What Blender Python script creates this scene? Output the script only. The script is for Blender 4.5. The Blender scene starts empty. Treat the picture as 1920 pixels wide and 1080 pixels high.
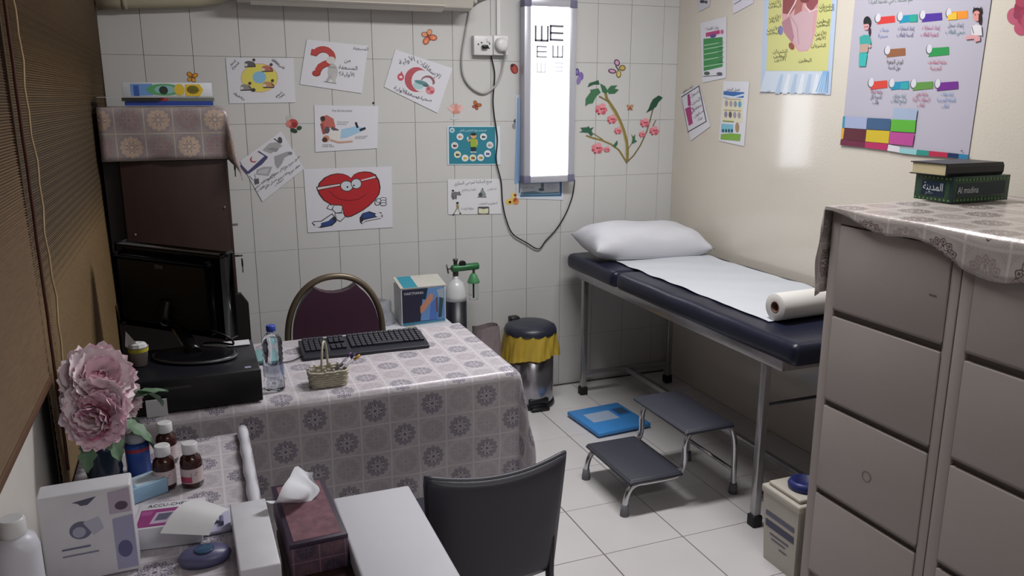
import bpy, bmesh, math, random
from mathutils import Vector, Matrix
random.seed(7)
C = bpy.context.collection
SC = bpy.context.scene
PI = math.pi

# ------------------------------------------------------------------ camera, world, lights, exposure
FPX, PITCH, YAW = 1512.7, 0.23157, 0.37529
CAM = Vector((-2.548, -3.975, 1.600))
cd = bpy.data.cameras.new('camera'); cam = bpy.data.objects.new('camera', cd); C.objects.link(cam)
cam.location = CAM; cam.rotation_euler = (PI/2 - PITCH, 0, -YAW)
cd.sensor_width = 36; cd.lens = 36*FPX/1920; cd.clip_start = 0.02
SC.camera = cam
w = bpy.data.worlds.new('world'); SC.world = w; w.use_nodes = True
w.node_tree.nodes['Background'].inputs[0].default_value = (0.75, 0.8, 0.9, 1)
w.node_tree.nodes['Background'].inputs[1].default_value = 0.05
SC.view_settings.view_transform = 'Standard'; SC.view_settings.look = 'None'
SC.view_settings.exposure = 0.0; SC.view_settings.gamma = 1.0
SC.view_settings.use_curve_mapping = False
def area(name, loc, sx, sy, power, col, rot=(0, 0, 0)):
    l = bpy.data.lights.new(name, 'AREA'); l.shape = 'RECTANGLE'; l.size = sx; l.size_y = sy
    l.energy = power; l.color = col
    o = bpy.data.objects.new(name, l); C.objects.link(o); o.location = loc; o.rotation_euler = rot
    return o
area('ceiling_tube_light', (-1.10, -1.50, 2.62), 1.2, 0.25, 43, (1.0, 0.985, 0.98))
area('ceiling_tube_light', (-1.45, -4.35, 2.62), 1.2, 0.25, 14, (1.0, 0.985, 0.98))

def sl(c):
    if isinstance(c, str):
        c = tuple(int(c[i:i+2], 16) for i in (0, 2, 4))
    return tuple(((v/255)/12.92 if v/255 <= .04045 else ((v/255+.055)/1.055)**2.4) for v in c)+(1,)

# ------------------------------------------------------------------ node helpers and materials
class NT:
    def __init__(s, m):
        m.use_nodes = True; s.t = m.node_tree; s.b = s.t.nodes['Principled BSDF']
    def n(s, ty, **k):
        x = s.t.nodes.new(ty)
        for a, v in k.items(): setattr(x, a, v)
        return x
    def lk(s, a, b): s.t.links.new(a, b)
    def m(s, op, a, b=None, c=None):
        x = s.n('ShaderNodeMath', operation=op)
        for i, v in enumerate((a, b, c)):
            if v is None: continue
            if isinstance(v, (int, float)): x.inputs[i].default_value = v
            else: s.lk(v, x.inputs[i])
        return x.outputs[0]
    def mix(s, f, a, b):
        x = s.n('ShaderNodeMix', data_type='RGBA')
        for sock, v in ((x.inputs[0], f), (x.inputs[6], a), (x.inputs[7], b)):
            if isinstance(v, (int, float, tuple)): sock.default_value = v
            else: s.lk(v, sock)
        return x.outputs[2]
    def noise(s, scale, detail=3, vec=None, stretch=None):
        x = s.n('ShaderNodeTexNoise'); x.inputs['Scale'].default_value = scale; x.inputs['Detail'].default_value = detail
        if vec is None:
            vec = s.n('ShaderNodeTexCoord').outputs['Object']
        if stretch:
            mp = s.n('ShaderNodeMapping'); mp.inputs['Scale'].default_value = stretch; s.lk(vec, mp.inputs['Vector']); vec = mp.outputs[0]
        s.lk(vec, x.inputs['Vector']); return x.outputs['Fac']
    def bump(s, h, strength, dist=.01):
        x = s.n('ShaderNodeBump'); x.inputs['Strength'].default_value = strength; x.inputs['Distance'].default_value = dist
        s.lk(h, x.inputs['Height']); s.lk(x.outputs[0], s.b.inputs['Normal'])

MATS = {}
def pm(name, col, rough=.5, metal=0, var=.08, scale=18, bump=0, bscale=60, stretch=None, coat=0, trans=0, ior=1.45, spec=None, alpha=1):
    if name in MATS: return MATS[name]
    m = bpy.data.materials.new(name); N = NT(m); b = N.b
    c = sl(col)
    if var > 0:
        f = N.noise(scale, 3, stretch=stretch)
        dark = tuple(max(0, v*(1-var*1.6)) for v in c[:3])+(1,); lite = tuple(min(1, v*(1+var)) for v in c[:3])+(1,)
        N.lk(N.mix(f, dark, lite), b.inputs['Base Color'])
    else: b.inputs['Base Color'].default_value = c
    b.inputs['Roughness'].default_value = rough; b.inputs['Metallic'].default_value = metal
    b.inputs['Coat Weight'].default_value = coat; b.inputs['Coat Roughness'].default_value = .1
    b.inputs['Transmission Weight'].default_value = trans; b.inputs['IOR'].default_value = ior
    b.inputs['Alpha'].default_value = alpha
    if spec is not None: b.inputs['Specular IOR Level'].default_value = spec
    if bump: N.bump(N.noise(bscale, 4, stretch=stretch), bump, .005)
    MATS[name] = m; return m
def ink(col):
    k = 'ink_%02x%02x%02x' % tuple(col) if not isinstance(col, str) else 'ink_'+col
    return pm(k, col, .42, var=0)
def emit(name, col, st):
    m = bpy.data.materials.new(name); N = NT(m)
    N.b.inputs['Base Color'].default_value = sl(col); N.b.inputs['Emission Color'].default_value = sl(col); N.b.inputs['Emission Strength'].default_value = st
    MATS[name] = m; return m

def lace(name, s, base, dark, rose, line, foil=.5, rough=.3):
    """printed vinyl tablecloth: squares with round medallions, alternately strong and faint"""
    m = bpy.data.materials.new(name); N = NT(m)
    uv = N.n('ShaderNodeUVMap'); uv.uv_map = 'UVMap'
    sp = N.n('ShaderNodeSeparateXYZ'); N.lk(uv.outputs[0], sp.inputs[0])
    X = N.m('DIVIDE', sp.outputs[0], s); Y = N.m('DIVIDE', sp.outputs[1], s)
    fx = N.m('SUBTRACT', N.m('FRACT', X), .5); fy = N.m('SUBTRACT', N.m('FRACT', Y), .5)
    ck = N.m('ABSOLUTE', N.m('MODULO', N.m('ADD', N.m('FLOOR', X), N.m('FLOOR', Y)), 2))
    r = N.m('MULTIPLY', N.m('SQRT', N.m('ADD', N.m('MULTIPLY', fx, fx), N.m('MULTIPLY', fy, fy))), 2)
    th = N.m('ARCTAN2', fy, fx)
    c12 = N.m('COSINE', N.m('MULTIPLY', th, 12)); c8 = N.m('COSINE', N.m('MULTIPLY', th, 8))
    def band(center, wave, k, wd):
        return N.m('LESS_THAN', N.m('ABSOLUTE', N.m('SUBTRACT', N.m('SUBTRACT', r, center), N.m('MULTIPLY', wave, k))), wd)
    m1 = band(.70, c12, .07, .035); m2 = band(.50, c12, -.06, .035); m3 = band(.30, c8, .08, .035)
    m4 = N.m('LESS_THAN', r, .11)
    d = N.m('MULTIPLY', N.m('LESS_THAN', N.m('ABSOLUTE', N.m('SUBTRACT', r, .6)), .07), N.m('GREATER_THAN', c12, .45))
    d2 = N.m('MULTIPLY', N.m('LESS_THAN', N.m('ABSOLUTE', N.m('SUBTRACT', r, .40)), .06), N.m('GREATER_THAN', c8, .2))
    mask = m1
    for q in (m2, m3, m4, d, d2): mask = N.m('MAXIMUM', mask, q)
    mx = N.m('MAXIMUM', N.m('ABSOLUTE', fx), N.m('ABSOLUTE', fy))
    brd = N.m('GREATER_THAN', mx, .475)
    cor = N.m('MULTIPLY', N.m('GREATER_THAN', r, .98), N.m('LESS_THAN', mx, .455))
    corm = N.m('MULTIPLY', cor, N.m('GREATER_THAN', N.m('SINE', N.m('MULTIPLY', r, 60)), .2))
    pc = N.mix(ck, rose, dark)
    amt = N.m('MULTIPLY', mask, N.m('ADD', N.m('MULTIPLY', ck, .5), .35))
    wsh = N.noise(3.5, 3, uv.outputs[0])
    bs = N.mix(wsh, tuple(v*.92 for v in base[:3])+(1,), base)
    c = N.mix(N.m('MULTIPLY', N.m('LESS_THAN', r, .8), .05), bs, dark)
    c = N.mix(amt, c, pc); c = N.mix(N.m('MULTIPLY', corm, .25), c, dark); c = N.mix(N.m('MULTIPLY', brd, .8), c, line)
    N.lk(c, N.b.inputs['Base Color'])
    N.lk(N.m('MULTIPLY', mask, foil), N.b.inputs['Metallic'])
    N.b.inputs['Roughness'].default_value = rough
    hn = N.noise(45, 3, uv.outputs[0])
    N.bump(N.m('ADD', N.m('MULTIPLY', mask, -.5), hn), .25, .003)
    MATS[name] = m; return m

# ------------------------------------------------------------------ mesh helpers
class MB:
    def __init__(s): s.bm = bmesh.new(); s.mi = 0; s.smooth = False; s.uv = None
    def _new(s, fs):
        for f in fs: f.material_index = s.mi; f.smooth = s.smooth
    def box(s, x0, x1, y0, y1, z0, z1, bev=0, seg=2, M=None):
        t = bmesh.new(); bmesh.ops.create_cube(t, size=1)
        for v in t.verts: v.co = Vector((x0+(v.co.x+.5)*(x1-x0), y0+(v.co.y+.5)*(y1-y0), z0+(v.co.z+.5)*(z1-z0)))
        if bev: bmesh.ops.bevel(t, geom=t.edges[:], offset=bev, segments=seg, profile=.5, affect='EDGES')
        return s.add(t, M, smooth=bool(bev) and seg > 1)
    def add(s, t, M=None, smooth=None):
        if M is not None: t.transform(M)
        vm = {}
        for v in t.verts: vm[v] = s.bm.verts.new(v.co)
        for f in t.faces:
            try: g = s.bm.faces.new([vm[v] for v in f.verts])
            except ValueError: continue
            g.material_index = s.mi; g.smooth = s.smooth if smooth is None else smooth
        t.free(); return s
    def raw(s, verts, faces, smooth=False):
        vs = [s.bm.verts.new(v) for v in verts]
        for f in faces:
            try: g = s.bm.faces.new([vs[i] for i in f])
            except ValueError: continue
            g.material_index = s.mi; g.smooth = smooth
        return s
    def tube(s, pts, r, n=10, closed=False, caps=True, rr=None):
        pts = [Vector(p) for p in pts]; k = len(pts); rings = []
        up = None
        for i, p in enumerate(pts):
            a = pts[(i-1) % k] if (closed or i > 0) else p; b = pts[(i+1) % k] if (closed or i < k-1) else p
            t = (b-a); t = t.normalized() if t.length > 1e-9 else Vector((0, 0, 1))
            if up is None:
                up = Vector((0, 0, 1)) if abs(t.z) < .9 else Vector((1, 0, 0))
            side = t.cross(up)
            if side.length < 1e-6: side = t.cross(Vector((0, 1, 0)))
            side.normalize(); up = side.cross(t).normalized()
            ri = rr[i] if rr else r
            rings.append([s.bm.verts.new(p+(side*math.cos(2*PI*j/n)+up*math.sin(2*PI*j/n))*ri) for j in range(n)])
        for i in range(k if closed else k-1):
            A, B = rings[i], rings[(i+1) % k]
            for j in range(n):
                f = s.bm.faces.new((A[j], A[(j+1) % n], B[(j+1) % n], B[j])); f.smooth = True; f.material_index = s.mi
        if caps and not closed:
            for R, rev in ((rings[0], True), (rings[-1], False)):
                f = s.bm.faces.new(R[::-1] if rev else R); f.material_index = s.mi
        return s
    def lathe(s, prof, c=(0, 0, 0), n=32, M=None, caps=True, smooth=True, sx=1, sy=1):
        rings = []
        M = M or Matrix()
        for r, z in prof:
            rings.append([s.bm.verts.new(M @ Vector((c[0]+r*sx*math.cos(2*PI*j/n), c[1]+r*sy*math.sin(2*PI*j/n), c[2]+z))) for j in range(n)])
        for A, B in zip(rings, rings[1:]):
            for j in range(n):
                f = s.bm.faces.new((A[j], A[(j+1) % n], B[(j+1) % n], B[j])); f.smooth = smooth; f.material_index = s.mi
        if caps:
            if prof[0][0] > 1e-4: f = s.bm.faces.new(rings[0][::-1]); f.material_index = s.mi
            if prof[-1][0] > 1e-4: f = s.bm.faces.new(rings[-1]); f.material_index = s.mi
        return s
    def prism(s, poly, ax, a, b, bev=0):
        """extrude 2D polygon along axis ax ('x','y','z') from a to b; poly coords are the other two axes in order"""
        t = bmesh.new()
        def P(u, v, k): return {'x': (k, u, v), 'y': (u, k, v), 'z': (u, v, k)}[ax]
        A = [t.verts.new(P(u, v, a)) for u, v in poly]; B = [t.verts.new(P(u, v, b)) for u, v in poly]
        t.faces.new(A[::-1]); t.faces.new(B)
        for i in range(len(poly)):
            j = (i+1) % len(poly); t.faces.new((A[i], A[j], B[j], B[i]))
        bmesh.ops.recalc_face_normals(t, faces=t.faces[:])
        if bev: bmesh.ops.bevel(t, geom=t.edges[:], offset=bev, segments=2, profile=.5, affect='EDGES')
        return s.add(t, smooth=False)
    def grid(s, fn, nu, nv, uvfn=None, smooth=True, closed_u=False):
        V = [[s.bm.verts.new(fn(i/nu, j/nv)) for j in range(nv+1)] for i in range(nu+1)]
        lay = s.bm.loops.layers.uv.get('UVMap') or s.bm.loops.layers.uv.new('UVMap') if uvfn else None
        for i in range(nu):
            for j in range(nv):
                try: f = s.bm.faces.new((V[i][j], V[i+1][j], V[i+1][j+1], V[i][j+1]))
                except ValueError: continue
                f.smooth = smooth; f.material_index = s.mi
                if uvfn:
                    for l, (a, b) in zip(f.loops, ((i, j), (i+1, j), (i+1, j+1), (i, j+1))): l[lay].uv = uvfn(a/nu, b/nv)
        return s

ROOT = {}
def frame_of(o):
    while o is not None:
        if o in ROOT: return ROOT[o]
        o = o.parent
    return Matrix()
def build(name, mb, mats, parent=None, local=False, recalc=True):
    if recalc: bmesh.ops.recalc_face_normals(mb.bm, faces=mb.bm.faces[:])
    me = bpy.data.meshes.new(name)
    if parent is not None and not local:
        mb.bm.transform(frame_of(parent).inverted())
    mb.bm.to_mesh(me); mb.bm.free()
    for m in (mats if isinstance(mats, (list, tuple)) else [mats]): me.materials.append(m)
    o = bpy.data.objects.new(name, me); C.objects.link(o)
    if parent is not None: o.parent = parent
    return o
def tag(o, label=None, cat=None, group=None, kind=None):
    if label: o['label'] = label
    if cat: o['category'] = cat
    if group: o['group'] = group
    if kind: o['kind'] = kind
    return o
def thing(name, label, cat, loc=(0, 0, 0), rz=0, group=None):
    o = bpy.data.objects.new(name, None); C.objects.link(o); o.location = loc; o.rotation_euler = (0, 0, rz)
    o.empty_display_size = .05
    ROOT[o] = Matrix.Translation(loc) @ Matrix.Rotation(rz, 4, 'Z')
    return tag(o, label, cat, group)
def copy_child(src, parent, name, M):
    c = bpy.data.objects.new(name, src.data); C.objects.link(c); c.parent = parent; c.matrix_local = M
    return c
def bxp(name, parent, mat, *a, bev=0, **k): return build(name, MB().box(*a, bev=bev), mat, parent, **k)
def lerp(a, b, t): return a+(b-a)*t
def smooth_path(pts, n=6):
    P = [Vector(p) for p in pts]; out = []
    for i in range(len(P)-1):
        p0 = P[max(i-1, 0)]; p1 = P[i]; p2 = P[i+1]; p3 = P[min(i+2, len(P)-1)]
        for k in range(n):
            t = k/n
            out.append(.5*((2*p1)+(p2-p0)*t+(2*p0-5*p1+4*p2-p3)*t*t+(3*p1-p0-3*p2+p3)*t**3))
    out.append(P[-1]); return out
def h2(x, y, s=0):
    v = math.sin(x*127.1+y*311.7+s*74.7)*43758.5453; return v-math.floor(v)

# photograph pixel -> point on a wall of the room (used to measure where flat prints hang)
def ray(px, py):
    x, y = (px-960)/FPX, -(py-540)/FPX
    wx, wy, wz = x, 1.0, y
    cp, sp = math.cos(PITCH), math.sin(PITCH)
    wx, wy, wz = wx, cp*wy+sp*wz, -sp*wy+cp*wz
    cy, sy = math.cos(YAW), math.sin(YAW)
    return Vector((cy*wx+sy*wy, -sy*wx+cy*wy, wz))
def at_y(px, py, y): d = ray(px, py); return CAM+d*((y-CAM.y)/d.y)
def at_x(px, py, x): d = ray(px, py); return CAM+d*((x-CAM.x)/d.x)
def at_z(px, py, z): d = ray(px, py); return CAM+d*((z-CAM.z)/d.z)
def on_back(px, py, off=0): p = at_y(px, py, 0); return Vector((p.x, -off, p.z))
def on_right(px, py, off=0): p = at_x(px, py, 0); return Vector((-off, p.y, p.z))

# Arabic letters joined by hand (the text object does not shape them)
AF = {'ا': (0xFE8D, 2), 'أ': (0xFE83, 2), 'إ': (0xFE87, 2), 'آ': (0xFE81, 2), 'ب': (0xFE8F, 4), 'ة': (0xFE93, 2), 'ت': (0xFE95, 4), 'ث': (0xFE99, 4), 'ج': (0xFE9D, 4), 'ح': (0xFEA1, 4), 'خ': (0xFEA5, 4), 'د': (0xFEA9, 2), 'ذ': (0xFEAB, 2), 'ر': (0xFEAD, 2), 'ز': (0xFEAF, 2), 'س': (0xFEB1, 4), 'ش': (0xFEB5, 4), 'ص': (0xFEB9, 4), 'ض': (0xFEBD, 4), 'ط': (0xFEC1, 4), 'ظ': (0xFEC5, 4), 'ع': (0xFEC9, 4), 'غ': (0xFECD, 4), 'ف': (0xFED1, 4), 'ق': (0xFED5, 4), 'ك': (0xFED9, 4), 'ل': (0xFEDD, 4), 'م': (0xFEE1, 4), 'ن': (0xFEE5, 4), 'ه': (0xFEE9, 4), 'و': (0xFEED, 2), 'ى': (0xFEEF, 2), 'ي': (0xFEF1, 4)}
LA = {'ا': 0xFEFB, 'أ': 0xFEF7, 'إ': 0xFEF9}
def arab(t):
    out = []
    for word in t.split(' '):
        o = []; i = 0; prev = False
        while i < len(word):
            ch = word[i]
            if ch == 'ل' and i+1 < len(word) and word[i+1] in LA:
                o.append(chr(LA[word[i+1]]+(1 if prev else 0))); prev = False; i += 2; continue
            if ch not in AF: o.append('\u061F' if ch == '?' else ch); prev = False; i += 1; continue
            c, k = AF[ch]; nxt = i+1 < len(word) and word[i+1] in AF and k == 4
            if k == 2: o.append(chr(c+(1 if prev else 0)))
            else: o.append(chr(c+(3 if prev and nxt else 2 if nxt else 1 if prev else 0)))
            prev = nxt; i += 1
        out.append(''.join(reversed(o)))
    return ' '.join(reversed(out))
_TX = {}
def text_geo(t):
    """triangulated outline of a line of text, centred, letter height about 1"""
    if t in _TX: return _TX[t]
    cu = bpy.data.curves.new('lettering', 'FONT'); cu.body = arab(t) if any(ch in AF for ch in t) else t
    cu.resolution_u = 2; cu.align_x = 'CENTER'
    o = bpy.data.objects.new('lettering', cu); C.objects.link(o)
    bpy.context.view_layer.update()
    me = bpy.data.meshes.new_from_object(o.evaluated_get(bpy.context.evaluated_depsgraph_get()))
    vs = [(v.co.x, v.co.y-.33) for v in me.vertices]; fs = [tuple(p.vertices) for p in me.polygons]
    bpy.data.objects.remove(o); bpy.data.meshes.remove(me)
    wd = (max(v[0] for v in vs)-min(v[0] for v in vs)) if vs else 1
    _TX[t] = (vs, fs, wd); return _TX[t]

class Print:
    """flat print on a wall: shapes in photo pixels, mapped to the wall plane"""
    def __init__(s, plane, base=.004, step=.00006):
        s.plane = plane; s.off = base; s.step = step; s.mats = []; s.v = []; s.f = []; s.fm = []; s.fr = (0, 0, 1)
        s.tv = []; s.tf = []; s.tm = []
    def frame(s, x0, y0, sc): s.fr = (x0, y0, sc); return s
    def m(s, col):
        mt = ink(col)
        if mt not in s.mats: s.mats.append(mt)
        return s.mats.index(mt)
    def pt(s, x, y): x0, y0, sc = s.fr; return s.plane(x0+x/sc, y0+y/sc, s.off)
    def poly(s, pts, col):
        b = len(s.v); s.v += [s.pt(*p) for p in pts]; s.f.append(tuple(range(b, b+len(pts)))); s.fm.append(s.m(col)); s.off += s.step; return s
    def ell(s, cx, cy, rx, ry, col, rot=0, n=18, a0=0, a1=360):
        r = math.radians(rot); P = []
        full = a1-a0 >= 360
        for i in range(n if full else n+1):
            a = math.radians(a0+(a1-a0)*i/n); x, y = rx*math.cos(a), ry*math.sin(a)
            P.append((cx+x*math.cos(r)-y*math.sin(r), cy+x*math.sin(r)+y*math.cos(r)))
        return s.poly(P, col)
    def line(s, pts, wd, col):
        n = len(pts); A = []; B = []
        cl = n > 2 and pts[0] == pts[-1]
        for i in range(n):
            p = pts[i]; a = pts[i-1] if i else (pts[-2] if cl else p); b = pts[i+1] if i < n-1 else (pts[1] if cl else p)
            d1 = Vector((p[0]-a[0], p[1]-a[1])); d2 = Vector((b[0]-p[0], b[1]-p[1]))
            if d1.length < 1e-6: d1 = d2
            if d2.length < 1e-6: d2 = d1
            d1.normalize(); d2.normalize(); t = d1+d2
            t = t.normalized() if t.length > .2 else d1
            k = wd/2/max(.45, t.dot(d1)); q = Vector(p)
            if not cl and i == 0: q = q-t*wd/4
            if not cl and i == n-1: q = q+t*wd/4
            A.append((q.x-t.y*k, q.y+t.x*k)); B.append((q.x+t.y*k, q.y-t.x*k))
        b0 = len(s.v); s.v += [s.pt(*q) for q in A]+[s.pt(*q) for q in B]; mi = s.m(col)
        for i in range(n-1): s.f.append((b0+i, b0+i+1, b0+n+i+1, b0+n+i)); s.fm.append(mi)
        s.off += s.step; return s
    def outline(s, pts, wd, col): return s.line(list(pts)+[pts[0]], wd, col)
    def text(s, t, cx, cy, h, col, rot=0, maxw=None):
        vs, fs, wd = text_geo(t); k = h; kx = h
        if maxw: kx = min(h*1.6, maxw/wd)
        r = math.radians(rot); b = len(s.tv)
        for x, y in vs:
            x, y = x*kx, -y*k
            s.tv.append(s.pt(cx+x*math.cos(r)-y*math.sin(r), cy+x*math.sin(r)+y*math.cos(r)))
        mi = s.m(col)
        for f in fs: s.tf.append(tuple(i+b for i in f)); s.tm.append(mi)
        s.off += s.step; return s
    def done(s, parent, pname='printed_picture', tname='printed_text'):
        out = []
        for nm, v, f, fm in ((pname, s.v, s.f, s.fm), (tname, s.tv, s.tf, s.tm)):
            if not f: continue
            mb = MB()
            vs = [mb.bm.verts.new(p) for p in v]
            for q, k in zip(f, fm):
                try: g = mb.bm.faces.new([vs[i] for i in q]); g.material_index = k
                except ValueError: pass
            used = s.mats
            o = build(nm, mb, used, parent, recalc=False); out.append(o)
        return out
def poster(name, label, plane, corners, cat='poster', paper='d6d6de', lift=.0035, rough=.35, group=None):
    cs = [plane(x, y, 0) for x, y in corners]
    ctr = sum(cs, Vector())/4
    t = thing(name, label, cat, tuple(ctr), 0, group)
    mb = MB(); a = [plane(x, y, lift-.0006) for x, y in corners]; b = [plane(x, y, lift) for x, y in corners]
    mb.raw(a+b, [(0, 1, 2, 3), (4, 5, 6, 7), (0, 1, 5, 4), (1, 2, 6, 5), (2, 3, 7, 6), (3, 0, 4, 7)])
    build('paper_sheet', mb, pm('paper_'+paper, paper, rough, var=.02, scale=6), t)
    return t, Print(plane, lift+.0003)

# ------------------------------------------------------------------ the room
RX0, RX1, RY0, RY1, H = -2.90, 0.0, -5.2, 0.0, 2.72
tile_m = pm('wall_tile_glaze', 'c6c6c5', .24, var=.03, scale=3, bump=.03, bscale=8)
grout_m = pm('wall_grout', 'bbb4ad', .8, var=.2, scale=25)
cream = pm('cream_gloss_paint', 'cfc8bc', .17, var=.03, scale=2, bump=.15, bscale=110, coat=1)
white_w = pm('white_wall_paint', 'cfcbc6', .6, var=.03)
floor_m = pm('floor_tile_glaze', 'd0cdce', .3, var=.05, scale=4)
fgrout = pm('floor_grout', '77706f', .8, var=.1)
def struct(name, mb, m, parent=None, **k):
    o = build(name, mb, m, parent, **k)
    if parent is None: tag(o, kind='structure')
    return o
wb = struct('wall_back', MB().box(RX0-.1, RX1+.1, .006, .12, 0, H), grout_m)
tb = bmesh.new(); bmesh.ops.create_cube(tb, size=1)
for v in tb.verts: v.co = Vector((v.co.x*.1988, v.co.y*.010, v.co.z*.2988))
bmesh.ops.bevel(tb, geom=[e for e in tb.edges if all(v.co.y < 0 for v in e.verts)], offset=.0008, segments=1, affect='EDGES')
tme = bpy.data.meshes.new('tile'); tb.to_mesh(tme); tb.free(); tme.materials.append(tile_m)
ox, z0 = -3.0769+.375, 2.0805
for i in range(-1, 14):
    for j in range(-2, 7):
        x0 = ox+i*.2006; zt = z0-j*.2998
        xa, xb = max(x0, RX0), min(x0+.2006, 0)
        za, zb = max(zt-.2998, 0), min(zt, H)
        if xb-xa < .01 or zb-za < .01: continue
        if zb-za < .29 and j >= 6 and zb-za < .1: pass
        o = bpy.data.objects.new('tile', tme); C.objects.link(o); o.parent = wb
        o.location = ((xa+xb)/2, .005+h2(i, j)*.0008-.0004, (za+zb)/2); o.scale = ((xb-xa)/.2006, 1, (zb-za)/.2998)
        o.rotation_euler = ((h2(i, j, 1)-.5)*.004, 0, (h2(i, j, 2)-.5)*.004)
wr = struct('wall_right', MB().box(RX1, RX1+.1, RY0, .12, 0, H), cream)
wl = struct('wall_left', MB().box(RX0-.1, RX0, RY0, .12, 0, H), white_w)
struct('wall_front', MB().box(RX0-.1, RX1+.1, RY0-.1, RY0, 0, H), white_w)
struct('ceiling', MB().box(RX0-.1, RX1+.1, RY0-.1, .12, H, H+.1), pm('ceiling_white', 'd8d6d2', .8, var=.02))
fl = struct('floor', MB().box(RX0-.1, RX1+.1, RY0-.1, .12, -.12, -.004), fgrout)
tb = bmesh.new(); bmesh.ops.create_cube(tb, size=1)
for v in tb.verts: v.co = Vector((v.co.x*.327, v.co.y*.327, v.co.z*.008))
bmesh.ops.bevel(tb, geom=[e for e in tb.edges if all(v.co.z > 0 for v in e.verts)], offset=.001, segments=1, affect='EDGES')
fme = bpy.data.meshes.new('tile'); tb.to_mesh(fme); tb.free(); fme.materials.append(floor_m)
for i in range(-9, 1):
    for j in range(-16, 1):
        xa, xb = max(-.29+(i-1)*.331+.331, RX0), min(-.29+i*.331+.331, 0)
        ya, yb = max(-.02+(j-1)*.330, RY0), min(-.02+j*.330, 0)
        if xb-xa < .01 or yb-ya < .01: continue
        o = bpy.data.objects.new('tile', fme); C.objects.link(o); o.parent = fl
        o.location = ((xa+xb)/2, (ya+yb)/2, -.004); o.scale = ((xb-xa)/.331, (yb-ya)/.330, 1)
# small corner strip and ceiling fittings outside the frame
white_pl = pm('white_plastic', 'd6d5d6', .35, var=.03)
for k, (lx, ly, sx, sy) in enumerate(((-1.10, -1.50, 1.24, .16), (-1.45, -4.35, 1.24, .16))):
    t = thing('ceiling_light', ['white ceiling batten light above the desk and bed', 'white ceiling batten light near the room entrance'][k], 'light', (lx, ly, H))
    bxp('housing', t, white_pl, lx-sx/2, lx+sx/2, ly-sy/2, ly+sy/2, H-.07, H, bev=.01)

# ------------------------------------------------------------------ woven blinds on the left wall
def reed_mat(name, c1, c2):
    m = bpy.data.materials.new(name); N = NT(m)
    tc = N.n('ShaderNodeTexCoord').outputs['Object']
    f = N.noise(2.2, 4, tc, (1, .6, 3)); g = N.noise(60, 2, tc, (1, .4, 6))
    c = N.mix(f, sl(c1), sl(c2)); c = N.mix(N.m('MULTIPLY', g, .55), c, sl('2c2016'))
    N.lk(c, N.b.inputs['Base Color']); N.b.inputs['Roughness'].default_value = .6
    MATS[name] = m; return m
reedA = reed_mat('brown_reed', '6b5637', '836a47'); reedB = reed_mat('reddish_reed', '6a523a', '7f6446')
cordm = pm('dark_red_cord', '4a2218', .7); cordw = pm('pale_string', 'b09a78', .8)
def blind(label, y0, y1, z0, z1, x, mat):
    t = thing('woven_blind', label, 'blind', (x, (y0+y1)/2, z0), 0, None)
    mb = MB(); k = 0; z = z0; p = .0055
    while z < z1:
        dx = .0006*math.sin(k*1.7)+.004*math.sin(z*5+y0)
        xx = x+dx
        mb.raw([(xx-.001, y0, z), (xx+.0035, y0, z+p*.5), (xx-.001, y0, z+p*.94), (xx-.001, y1, z), (xx+.0035, y1, z+p*.5), (xx-.001, y1, z+p*.94)],
               [(0, 1, 4, 3), (1, 2, 5, 4), (0, 2, 1), (3, 4, 5)]); z += p; k += 1
    o = build('reeds', mb, mat, t); tag(o, kind='stuff')
    bxp('backing', t, pm('blind_backing', '2e2216', .9), x-.004, x-.0015, y0, y1, z0, z1)
    bxp('bottom_bar', t, pm('blind_bar', '5a3d26', .6), x-.004, x+.008, y0, y1, z0-.018, z0, bev=.003)
    bxp('edge_tape', t, pm('blind_tape', '3c2817', .8), x-.004, x+.0055, y1-.012, y1, z0, z1)
    return t
b1 = blind('long brown woven reed blind reaching the back wall corner', -2.10, -.012, .62, 2.6, -2.872, reedA)
b2 = blind('near brown woven reed blind with shorter hem and red cord', -4.4, -2.115, 1.03, 2.6, -2.868, reedB)
for nm, yy, mt, lab, zb, amp in (('red_cord', -2.085, cordm, 'dark red pull cord hanging between the two woven blinds', .80, .002),
                      ('pale_string', -1.98, cordw, 'pale knotted string hanging on the long woven blind', .98, .012)):
    mb = MB(); P = []
    for i in range(60):
        z = lerp(2.5, zb, i/59); P.append((-2.858, yy+amp*math.sin(z*23)+amp*.8*math.sin(z*61)+(1.6-z)*.03*(nm == 'pale_string'), z))
    mb.tube(P, .0035 if nm == 'red_cord' else .0022, 6)
    tag(build(nm, mb, mt, b2 if nm == 'red_cord' else b1), lab)

# ------------------------------------------------------------------ air conditioner and pipe
acw = pm('ac_cream_plastic', 'bdb8b0', .4, var=.03); dk = pm('black_plastic', '17171a', .35, var=.1); dgray = pm('dark_grey_plastic', '3a3a3e', .5)
t = thing('air_conditioner', 'cream wall air conditioner above the picture posters', 'air conditioner', (-1.8, 0, 2.0))
pr = [(-.002, 2.03), (-.11, 2.002), (-.15, 2.012), (-.172, 2.055), (-.176, 2.27), (-.16, 2.31), (-.002, 2.31)]
build('body', MB().prism([(a, b) for a, b in pr], 'x', -2.31, -1.24, bev=.006), acw, t)
build('louver', MB().prism([(-.10, 1.996), (-.165, 2.018), (-.166, 2.022), (-.10, 2.0)], 'x', -2.25, -1.38), pm('ac_louver', 'd5d0c6', .35), t)
bxp('louver_slot', t, pm('ac_slot', '5a4e44', .6), -2.25, -1.38, -.098, -.09, 1.998, 2.006)
bxp('end_cap', t, pm('ac_cap', 'b5b3ae', .35), -1.243, -1.222, -.170, -.004, 2.035, 2.3, bev=.008)
pc = pm('cream_duct_wrap', 'aaa48f', .55, var=.1, scale=8, bump=.2, bscale=30)
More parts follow.
